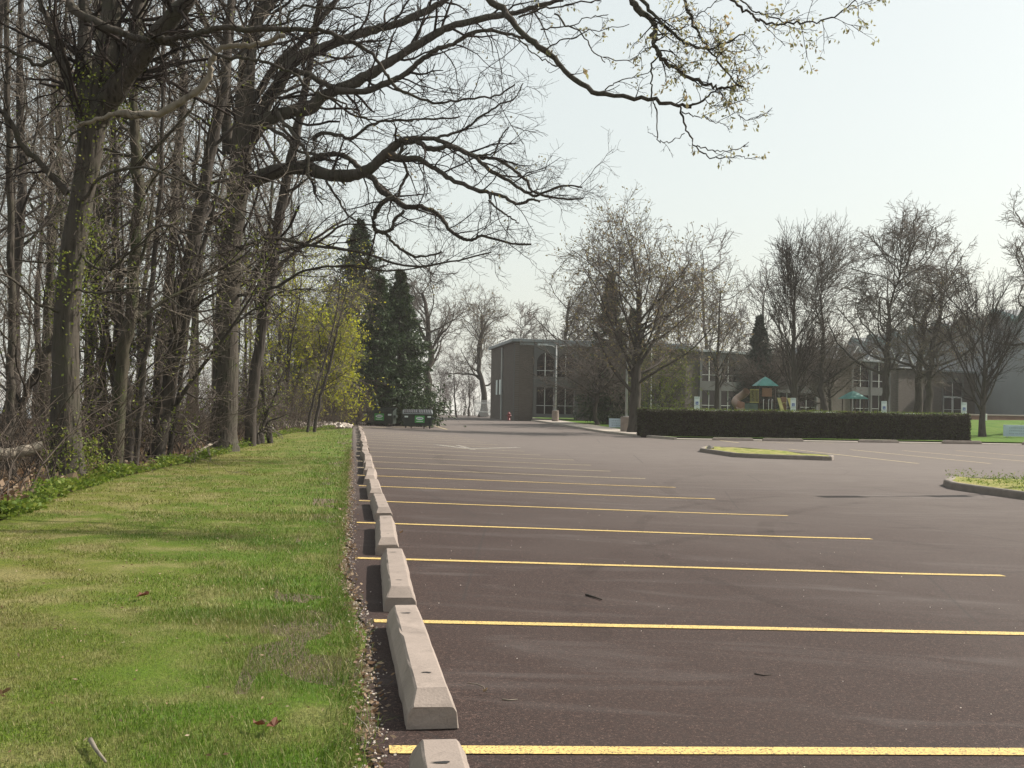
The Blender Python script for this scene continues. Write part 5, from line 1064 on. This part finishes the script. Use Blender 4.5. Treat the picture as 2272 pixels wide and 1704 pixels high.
# dumpsters -----------------------------------------------------------------
def dumpster(px0, px1, yb, Y, label, rz, lid_open, wheels):
    X = (at(px0, yb, Y)[0] + at(px1, yb, Y)[0]) / 2; wd = at(px1, yb, Y)[0] - at(px0, yb, Y)[0]; g = empty('dumpster', (X, Y, float(zt(X, Y)) + .01), rz, label, 'dumpster', 'dumpsters before the spruces')
    w2 = wd / 2 / math.cos(rz) * .94; z0 = .16; hf, hb = .92, 1.12; d = 1.25; t = .03
    m_ = MB(); o_ = lambda e: [(-w2 + e, 0 + e, z0), (w2 - e, 0 + e, z0), (w2 - e, d - e, z0), (-w2 + e, d - e, z0), (-w2 + e, -.12 + e, hf), (w2 - e, -.12 + e, hf), (w2 - e, d - e, hb), (-w2 + e, d - e, hb)]
    V = o_(0) + [(a, b, c + (t if c == z0 else 0)) for a, b, c in o_(t)]
    m_.add(V, [(0, 1, 5, 4), (1, 2, 6, 5), (2, 3, 7, 6), (3, 0, 4, 7), (0, 3, 2, 1), (8, 12, 13, 9), (9, 13, 14, 10), (10, 14, 15, 11), (11, 15, 12, 8), (8, 9, 10, 11), (4, 5, 13, 12), (5, 6, 14, 13), (6, 7, 15, 14), (7, 4, 12, 15)]); m_.build('body', MAT['dark_green_metal'], g)
    m_ = MB(); m_.tube([(-w2 - .02, -.14, hf), (w2 + .02, -.14, hf), (w2 + .02, d, hb), (-w2 - .02, d, hb), (-w2 - .02, -.14, hf)], .035, 6); m_.build('rim', MAT['grey_metal'] if not lid_open else MAT['dark_green_metal'], g)
    for sg in (-1, 1):
        s_ = MB(); s_.box(sg * (w2 + .07) - .07, sg * (w2 + .07) + .07, .15, 1.0, .55, .70, b=.01); s_.build('fork_pocket', MAT['dark_green_metal'], g)
        s_ = MB(); s_.box(sg * w2 * .93 - .05, sg * w2 * .93 + .05, -.06, -.03, z0, hf - .02); s_.build('corner_rib', MAT['dark_green_metal'], g)
        s_ = MB(); s_.box(sg * w2 * .80 - .11, sg * w2 * .80 + .11, -.118, -.105, hf - .24, hf - .14); s_.build('small_label', MAT['sticker_white'], g)
    s_ = MB(); s_.box(-.30, .30, -.113, -.095, .36, .80); st = s_.build('sticker', MAT['sticker_green'], g); st.location = (.12, .0, 0)
    A = np.linspace(0, 2 * math.pi, 20, endpoint=False); s_ = MB(); s_.add(np.column_stack([.23 * np.cos(A), np.full(20, -.1165), .63 + .10 * np.sin(A)]), P=[list(range(20))]); s_.build('white_oval', MAT['sticker_white'], st)
    s_ = MB(); s_.box(-.15, .16, -.12, -.1175, .60, .66); s_.build('print', MAT['board_text'], st); s_ = MB(); s_.box(-.2, .2, -.1155, -.1135, .42, .46); s_.build('white_stripe', MAT['sticker_white'], st)
    # ribbed lids
    for sg in (-1, 1):
        a, b_ = (-w2, -.02) if sg < 0 else (.02, w2); m_ = MB(); n = 13; xs_ = np.linspace(a, b_, n); V = []
        for i, x in enumerate(xs_):
            up_ = .035 if i % 2 else 0.0
            V += [(x, -.17, hf + .045 + up_), (x, d + .02, hb + .045 + up_), (x, -.17, hf + .02 + up_), (x, d + .02, hb + .02 + up_)]
        Q = [q_ for i in range(n - 1) for q_ in ((4 * i, 4 * i + 4, 4 * i + 5, 4 * i + 1), (4 * i + 2, 4 * i + 3, 4 * i + 7, 4 * i + 6), (4 * i, 4 * i + 2, 4 * i + 6, 4 * i + 4))]
        V = np.array(V)
        if lid_open:      # thrown back over the rear edge
            V = V - [0, d, hb + .05]; V[:, 1] *= -.25; V[:, 2] = V[:, 2] * .3 + .02 ; V = V + [0, d + .05, hb + .05]
        m_.add(V, Q); m_.build('lid', MAT['black_plastic'] if lid_open else MAT['grey_metal'], g).data.materials[0] = MAT['black_plastic']
    if wheels:
        for sx_ in (-.82, -.45, .45, .86):
            for sy_ in (.12,) if abs(sx_) < .6 else (.12, 1.05):
                cst = MB(); cst.box(sx_ * w2 - .04, sx_ * w2 + .04, sy_ - .05, sy_ + .05, .10, z0 - .001); c_ = cst.build('caster', MAT['dark_green_metal'], g); s_ = MB(); s_.tube([(sx_ * w2 - .03, sy_, .075), (sx_ * w2 + .03, sy_, .075)], .075, 12); s_.build('wheel', MAT['rubber'], c_)
    return g
dumpster(801, 874, 944, 68.5, 'left dark green dumpster with its lid thrown back, before the tall spruce', -.06, True, True)
dumpster(893, 960, 947, 67.0, 'right dark green dumpster on wheels with closed ribbed lid', .10, False, True)

# playground ----------------------------------------------------------------
def pyramid(parent, cx, cy, z, w_, h_, name='roof'):
    m_ = MB(); e = w_ / 2; V = [(cx - e, cy - e, z), (cx + e, cy - e, z), (cx + e, cy + e, z), (cx - e, cy + e, z), (cx - e * .35, cy - e * .35, z + h_ * .72), (cx + e * .35, cy - e * .35, z + h_ * .72), (cx + e * .35, cy + e * .35, z + h_ * .72), (cx - e * .35, cy + e * .35, z + h_ * .72), (cx, cy, z + h_)]
    m_.add(V, [(0, 1, 5, 4), (1, 2, 6, 5), (2, 3, 7, 6), (3, 0, 4, 7), (0, 3, 2, 1)], [(4, 5, 8), (5, 6, 8), (6, 7, 8), (7, 4, 8)]); return m_.build(name, MAT['play_teal'], parent)
Yp = 84; s_px = Yp / F
def pz(y, x=1700): return at(x, y, Yp)[2]
Xc = at(1703, 860, Yp)[0]; zg = float(zt(Xc, Yp)); pg = empty('play_structure', (Xc, Yp, zg), .0, 'playground tower with teal pyramid roof, tan spiral slide and yellow slides', 'playground')
Z = lambda y: pz(y) - zg
pyramid(pg, 0, .8, Z(856), 1.75, Z(835) - Z(856)).rotation_euler = (0, 0, 0)
for sx_, sy_ in ((-.62, .15), (.62, .15), (-.62, 1.45), (.62, 1.45)):
    m_ = MB(); m_.tube([(sx_, sy_, -.2), (sx_, sy_, Z(855))], .06, 8); m_.build('post', MAT['play_brown'], pg, True)
bx('deck', 'play_brown', pg, -1.35, .7, .1, 1.5, Z(894), Z(891)); bx('bay_window_panel', 'play_orange', pg, -.42, .35, .02, .08, Z(880), Z(861), .02)
# barred yellow panel and solid panel left
for k in range(7):
    m_ = MB(); x = -1.32 + k * .105; m_.tube([(x, .05, Z(892)), (x, .05, Z(866))], .018, 6); m_.build('bar', MAT['play_yellow'], pg)
bx('panel_frame', 'play_yellow', pg, -1.36, -.66, .03, .07, Z(866), Z(864)); bx('panel', 'play_green', pg, -1.85, -.72, .1, .16, Z(914), Z(896)); bx('panel_frame', 'play_yellow', pg, -1.36, -.66, .03, .07, Z(894), Z(892))
# tan enclosed spiral slide
m_ = MB(); ths = np.linspace(0, 4.4, 16); pts = [(-1.5, .6, Z(868))] + [(-1.95 + .42 * math.cos(t + .4), .6 + .42 * math.sin(t + .4), Z(872) - (Z(872) - Z(908)) * (t / 4.4)) for t in ths] + [(-2.4, .1, Z(912))]
m_.tube(pts, .30, 12, False); m_.build('spiral_slide', MAT['play_tan'], pg, True); m_ = MB(); m_.tube([(-2.05, .35, Z(915)), (-2.1, .25, Z(903)), (-2.0, .2, Z(892))], [.42, .40, .3], 12); m_.build('slide_mouth', MAT['play_orange'], pg, True)
for x0, x1 in ((.75, 1.0), (1.55, 1.8)):
    m_ = MB(); V = [(x0, 0, Z(882)), (x1, 0, Z(882)), (x1, -1.4, Z(914)), (x0, -1.4, Z(914)), (x0, .1, Z(882)), (x1, .1, Z(882)), (x1, -1.3, Z(916)), (x0, -1.3, Z(916))]; m_.add(V, [(0, 3, 2, 1), (4, 5, 6, 7), (0, 4, 7, 3), (1, 2, 6, 5), (0, 1, 5, 4)]); m_.build('slide', MAT['play_yellow'], pg)
bx('climbing_panel', 'play_orange', pg, 1.02, 1.5, .0, .08, Z(912), Z(880), .03); m_ = MB(); m_.tube([(1.1, -.02, Z(896)), (1.15, -.3, Z(893)), (1.35, -.3, Z(893)), (1.4, -.02, Z(896))], .03, 6); m_.build('handle', MAT['play_yellow'], pg)
for x in (-.35, .05, .3): 
    m_ = MB(); m_.tube([(x, -.2, -.1), (x, -.2, Z(889)), (x + .1, .1, Z(886))], .025, 6); m_.build('ladder_rail', MAT['white_paint'], pg)
X2 = at(1893, 880, 88)[0]; z2 = float(zt(X2, 88)); q2 = lambda y: at(1893, y, 88)[2] - z2; pg2 = empty('play_shelter', (X2, 88, z2), .3, 'second teal pyramid roof on posts over a low table in the playground', 'playground')
pyramid(pg2, 0, 0, q2(885), 1.75, q2(867) - q2(885))
for sx_, sy_ in ((-.6, -.6), (.6, -.6), (-.6, .6), (.6, .6)):
    m_ = MB(); m_.tube([(sx_, sy_, -.2), (sx_, sy_, q2(885))], .055, 8); m_.build('post', MAT['play_brown'], pg2, True)
bx('table_top', 'play_orange', pg2, -.7, .7, -.35, .35, q2(915), q2(913)); bx('table_leg', 'play_brown', pg2, -.08, .08, -.08, .08, 0, q2(915) - .002)

# rocks ---------------------------------------------------------------------
def rockmesh(rg, s, mb, c):
    n = 14; V = rg.normal(0, 1, (n, 3)); V /= np.linalg.norm(V, axis=1, keepdims=True); V *= s * rg.uniform(.75, 1.1, (n, 1)) * [1, .9, .7]
    import bmesh
    bm = bmesh.new(); vs = [bm.verts.new(v) for v in V]; r = bmesh.ops.convex_hull(bm, input=vs); bm.verts.index_update(); bm.verts.ensure_lookup_table()
    vv = np.array([v.co[:] for v in bm.verts]); ff = [[v.index for v in f.verts] for f in bm.faces]; bm.free(); mb.add(vv + c, T=[f for f in ff if len(f) == 3])
rg = np.random.default_rng(12); lib = []
for k in range(12): m_ = MB(); rockmesh(rg, 1, m_, np.zeros(3)); lib.append((np.concatenate(m_.v), np.concatenate(m_.t)))
RM_ = MB()
RA_, RB_ = np.array(wu(-5.4, 60.8)), np.array(wu(-.25, 60.9))
for k in range(520):
    f_ = rg.random(); c = RA_ * (1 - f_) + RB_ * f_ + U * rg.normal(0, .75 + .5 * (1 - f_)) + W * rg.normal(0, .15); s = rg.uniform(.09, .24); V, T_ = lib[rg.integers(12)]; a_ = rg.uniform(0, 6.28); Rz = np.array([[math.cos(a_), -math.sin(a_), 0], [math.sin(a_), math.cos(a_), 0], [0, 0, 1]])
    pile = .22 * rg.random() * math.exp(-((c - (RA_ * (1 - f_) + RB_ * f_)) @ U) ** 2) * (1.6 - f_)
    RM_.add((V * s) @ Rz.T + [c[0], c[1], float(zt(c[0], c[1])) + s * .35 + pile], T=T_)
tag(RM_.build('rock_bank', MAT['rock']), 'bank of pale broken rocks at the far end of the lawn', 'rocks', kind='stuff')
for k, (px, py, s, lab, mt) in enumerate(((611, 948, .45, 'largest pale boulder at the left end of the rocks', 'rock'), (590, 962, .42, 'grey boulder at the wood edge left of the rocks', 'rock_dark'), (566, 968, .34, 'dark boulder nearest the great oak', 'rock_dark'), (1141, 931, .35, 'grey stone beside the red hydrant', 'rock'), (1576, 998, .16, 'dark stone lying on the left tip of the island', 'rock_dark'), (802, 944, .28, 'pale stone beside the last wheel stop', 'rock'))):
    p_ = gp(px, py, .1 if px > 1100 else 0); m_ = MB(); V, T_ = lib[k]; m_.add(V * s, T=T_); b_ = m_.build('boulder', MAT[mt]); b_.location = (p_[0], p_[1], p_[2] + s * .4); tag(b_, lab, 'rock')

# lawn grass ------------------------------------------------------------------
rng = np.random.default_rng(2); G = MB(); lp_ = [(float(a), float(b)) for a, b in lawnpoly]
def blades(N, u0, u1, w0, h_, wdt, poly=lp_, power=1.0, zoff=0.0, G=G, ulim=None):
    u = u0 + (u1 - u0) * rng.random(N) ** power; lim = np.minimum(6.5, 1.0 + u * .52)
    ww = eo(u) - .05 - lim * rng.random(N); x = W[0] * ww + U[0] * u; y = W[1] * ww + U[1] * u; k = inside(poly, x, y); x, y = x[k], y[k]; N = len(x)
    edge_ = np.exp(-np.abs(x * W[0] + y * W[1] + .5) / .7); cl = .55 + .45 * np.sin(x * 3.1 + 2 * np.sin(y * 1.3)) * np.sin(y * 2.3 + x)
    h = h_ * rng.uniform(.45, 1.25, N) * (1 + .9 * edge_) * (.75 + .5 * cl); th = rng.uniform(0, 6.283, N); ln_ = rng.uniform(.1, .85, N) * h; d = np.column_stack([np.cos(th), np.sin(th)]); pd = np.column_stack([-d[:, 1], d[:, 0]]) * (1.25 * wdt * rng.uniform(.6, 1.2, N))[:, None]
    z = zt(x, y) - .006; B0 = np.column_stack([x, y]); m1 = B0 + d * (ln_ * .35)[:, None]; t1 = B0 + d * ln_[:, None]
    V = np.stack([np.column_stack([B0 - pd, z]), np.column_stack([B0 + pd, z]), np.column_stack([m1 + pd * .75, z + h * .6]), np.column_stack([m1 - pd * .75, z + h * .6]), np.column_stack([t1, z + h])], 1)
    V = V[:, [0, 1, 4]]; G.add(V.reshape(-1, 3), T=np.arange(3 * N).reshape(N, 3), a=np.repeat(rng.random(N), 3))
blades(180000, 2.6, 7.5, 0, .016, .0015); blades(115000, 7, 14, 0, .018, .0028); blades(40000, 13, 28, 0, .028, .0055); blades(12000, 27, 60, 0, .035, .011)
tag(G.build('lawn_grass', MAT['grass_blade']), 'short spring grass of the lawn, green with straw-coloured patches', 'grass', kind='stuff')
# ragged taller tufts and dead litter along the asphalt edge
rng = np.random.default_rng(6); G2 = MB(); N = 9000; u = 2.5 + 32 * rng.random(N) ** 1.8; ww = eo(u) - .07 + rng.normal(-.05, .05, N); x = W[0] * ww + U[0] * u; y = W[1] * ww + U[1] * u
th = rng.normal(0, 1.4, N) + AL; h = rng.uniform(.03, .10, N); ln_ = h * rng.uniform(.3, 1.3, N); d = np.column_stack([np.cos(th), np.sin(th)]); pd = np.column_stack([-d[:, 1], d[:, 0]]) * .002; z = zt(x, y) - .005; B0 = np.column_stack([x, y]); m1 = B0 + d * (ln_ * .35)[:, None]; t1 = B0 + d * ln_[:, None]
V = np.stack([np.column_stack([B0 - pd, z]), np.column_stack([B0 + pd, z]), np.column_stack([m1 + pd * .75, z + h * .6]), np.column_stack([m1 - pd * .75, z + h * .6]), np.column_stack([t1, z + h * .8])], 1); b = np.arange(N)[:, None] * 5
G2.add(V.reshape(-1, 3), b + [[0, 1, 2, 3]], b + [[3, 2, 4]], a=np.repeat(rng.random(N), 5)); tag(G2.build('edge_grass', MAT['grass_blade']), 'ragged tufts of grass hanging over the edge of the asphalt', 'grass', kind='stuff')
D_ = MB(); N = 2600; u = 2.5 + 30 * rng.random(N) ** 1.7; ww = eo(u) - .02 + rng.normal(0, .04, N); x = W[0] * ww + U[0] * u; y = W[1] * ww + U[1] * u
dd = rng.normal(0, 1, (N, 3)); dd[:, 2] *= .25; D_.leaves(np.column_stack([x, y, zt(x, y) + .012 + rng.random(N) * .012]), .032, rng, .45, 0, dd * 3)
N = 1500; x = rng.uniform(-6.5, -.5, N); y = rng.uniform(3.5, 18, N); k = inside(lp_, x, y); x, y = x[k], y[k]; N = len(x); dd = rng.normal(0, 1, (N, 3)); dd[:, 2] *= .3; D_.leaves(np.column_stack([x, y, zt(x, y) + .02 + rng.random(N) * .01]), .022, rng, .4, 0, dd * 3)
tag(D_.build('leaf_litter', MAT['dead_leaf']), 'dry leaf scraps and straw along the edge of the asphalt', 'litter', kind='stuff')
gr = MB(); N = 1500
for k in range(N):
    u = 2.5 + 22 * rng.random() ** 1.6; ww = float(eo(u)) + rng.normal(0, .04) if k % 5 else rng.uniform(.1, 6); V, T_ = lib[k % 12]; s = rng.uniform(.003, .009) * (1 if k % 5 else .6); x = W[0] * ww + U[0] * u; y = W[1] * ww + U[1] * u; gr.add(V * s + [x, y, float(zt(x, y)) + .007], T=T_)
tag(gr.build('gravel', MAT['rock']), 'loose crumbs of gravel beside the asphalt edge', 'gravel', kind='stuff')
# broad-leaved weeds along the wood's border
Wd = MB(); N = 15000; f_ = rng.random(N); sidx = f_ * (len(LB) - 2.001); i0 = sidx.astype(int); fr = sidx - i0; LBa = np.array(LB); P = LBa[i0] * (1 - fr[:, None]) + LBa[i0 + 1] * fr[:, None]; P += np.column_stack([-np.abs(rng.normal(.03, .20, N)) + .10, rng.normal(0, .25, N)]); cl = np.sin(P[:, 1] * 1.7) * .5 + .6
hgt = rng.random(N) * .26 * cl; dd = rng.normal(0, 1, (N, 3)); dd[:, 2] = np.abs(dd[:, 2]) * .4; Wd.leaves(np.column_stack([P, zt(P[:, 0], P[:, 1]) + .02 + hgt * .7]), .065, rng, .6, 0, dd * 2)
tag(Wd.build('border_weeds', MAT['green_leaf']), 'low bright green weeds between the lawn and the wood', 'plants', kind='stuff')
fl = MB(); N = 9000; Y_ = rng.uniform(13, 60, N); bx_ = np.interp(Y_, LBa[:, 1], LBa[:, 0]); X_ = bx_ - .2 - rng.exponential(3.5, N); dd = rng.normal(0, 1, (N, 3)); dd[:, 2] *= .4; fl.leaves(np.column_stack([X_, Y_, zt(X_, Y_) + .02 + rng.random(N) * .05]), .13, rng, .6, 0, dd * 2)
tag(fl.build('fallen_leaves', MAT['dead_leaf']), 'brown fallen leaves covering the floor of the wood', 'leaves', kind='stuff')
# island weeds
Iw = MB(); N = 7000; x = rng.uniform(9.8, 15, N); y = rng.uniform(16.5, 27, N); k = inside([tuple(p) for p in I2], x, y); x, y = x[k], y[k]; N = len(x); cl = (np.sin(x * 3.3) * np.sin(y * 2.9) > .0); h = rng.random(N) * np.where(cl, .28, .1); dd = rng.normal(0, 1, (N, 3)); dd[:, 2] = np.abs(dd[:, 2]); Iw.leaves(np.column_stack([x, y, zt(x, y) + .12 + h * .8]), .055, rng, .35, 0, dd * 2)
tag(Iw.build('island_weeds', MAT['green_leaf']), 'tufts of weeds growing in the right island', 'plants', kind='stuff')

# fallen log, sticks, big leaves -----------------------------------------------
rng = np.random.default_rng(19); m_ = MB(); limb(rng, m_, [(-60, 1022), (0, 1010), (45, 1002), (92, 992)], 16.8, 17.4, 15, 12, 10); o = m_.build('fallen_log', MAT['dead_wood'], None, True); tag(o, 'broken pale log lying in the brush at the left edge', 'log')
m_ = MB(); limb(rng, m_, [(400, 1040), (420, 1020), (445, 1000), (470, 985)], 26.2, 28.5, 4, 3, 6); tag(m_.build('fallen_branch', MAT['dead_wood'], None, True), 'thin bent branch lying at the edge of the lawn near the great oak', 'branch')
def stick(pts, r, label, off=.0, mat='bark', name='stick'):
    P = [gp(x * 1.0271, y * 1.0271) + np.array([0, 0, r + off]) for x, y in pts]; m_ = MB(); m_.tube(np.array(P), np.linspace(r, r * .5, len(P)), 6); tag(m_.build(name, MAT[mat], None, True), label, 'stick')
stick([(1266, 1288), (1282, 1293), (1300, 1299)], .010, 'short dark stick on the asphalt between two yellow lines', .004)
stick([(1085, 1514), (1100, 1516), (1118, 1514)], .004, 'thin pale twig on the asphalt near the first wheel stop', .004, 'dead_wood')
stick([(1010, 1478), (1030, 1480), (1045, 1486), (1050, 1497)], .0025, 'curled hair-thin twig beside the first wheel stop', .003, 'dead_wood')
stick([(195, 1612), (208, 1635), (228, 1660)], .011, 'grey stick in the grass at the bottom left', .015, 'dead_wood')
stick([(1630, 1458), (1650, 1462), (1668, 1460)], .004, 'tiny twig lying beyond the first yellow line', .004)
stick([(770, 1560), (790, 1578), (800, 1600)], .004, 'straw-coloured twig in the litter along the asphalt edge', .02, 'dead_wood')
def bigleaf(x, y, s, label, mat='rust_leaf', seed=1):
    rg = np.random.default_rng(seed); p = gp(x * 1.0271, y * 1.0271); n = 14; A = np.linspace(0, 2 * math.pi, n, endpoint=False); r_ = s * (.65 + .35 * np.cos(A * 5) * .6 + rg.normal(0, .05, n)); V = [(0, 0, .012)] + [(r_[i] * math.cos(A[i]) * 1.3, r_[i] * math.sin(A[i]) * .8, .018 + .45 * s * abs(math.sin(A[i] * 1.5 + seed))) for i in range(n)]
    m_ = MB(); m_.add(V, T=[(0, 1 + i, 1 + (i + 1) % n) for i in range(n)], a=.3 + .4 * rg.random()); o = m_.build('fallen_leaf', MAT[mat]); o.location = (p[0], p[1], p[2] + .015); o.rotation_euler = (rg.normal(0, .3), rg.normal(0, .3), rg.uniform(0, 6.28)); tag(o, label, 'leaf')
bigleaf(556, 1580, .035, 'left one of two curled rust-brown leaves on the lawn', seed=1); bigleaf(592, 1583, .045, 'right, larger one of two rust-brown leaves on the lawn', seed=2); bigleaf(310, 1295, .05, 'brown leaf alone in the middle of the lawn', seed=3)
bigleaf(1054, 1502, .018, 'pale scrap of leaf on the asphalt by the curled twig', 'dead_leaf', 4); bigleaf(738, 1106, .05, 'tan leaf on the lawn near the sixth wheel stop', 'dead_leaf', 5); bigleaf(5, 1512, .04, 'pale leaf at the left edge of the lawn', 'dead_leaf', 6); bigleaf(868, 1156, .035, 'tan leaf on the asphalt beside a wheel stop', 'dead_leaf', 7)
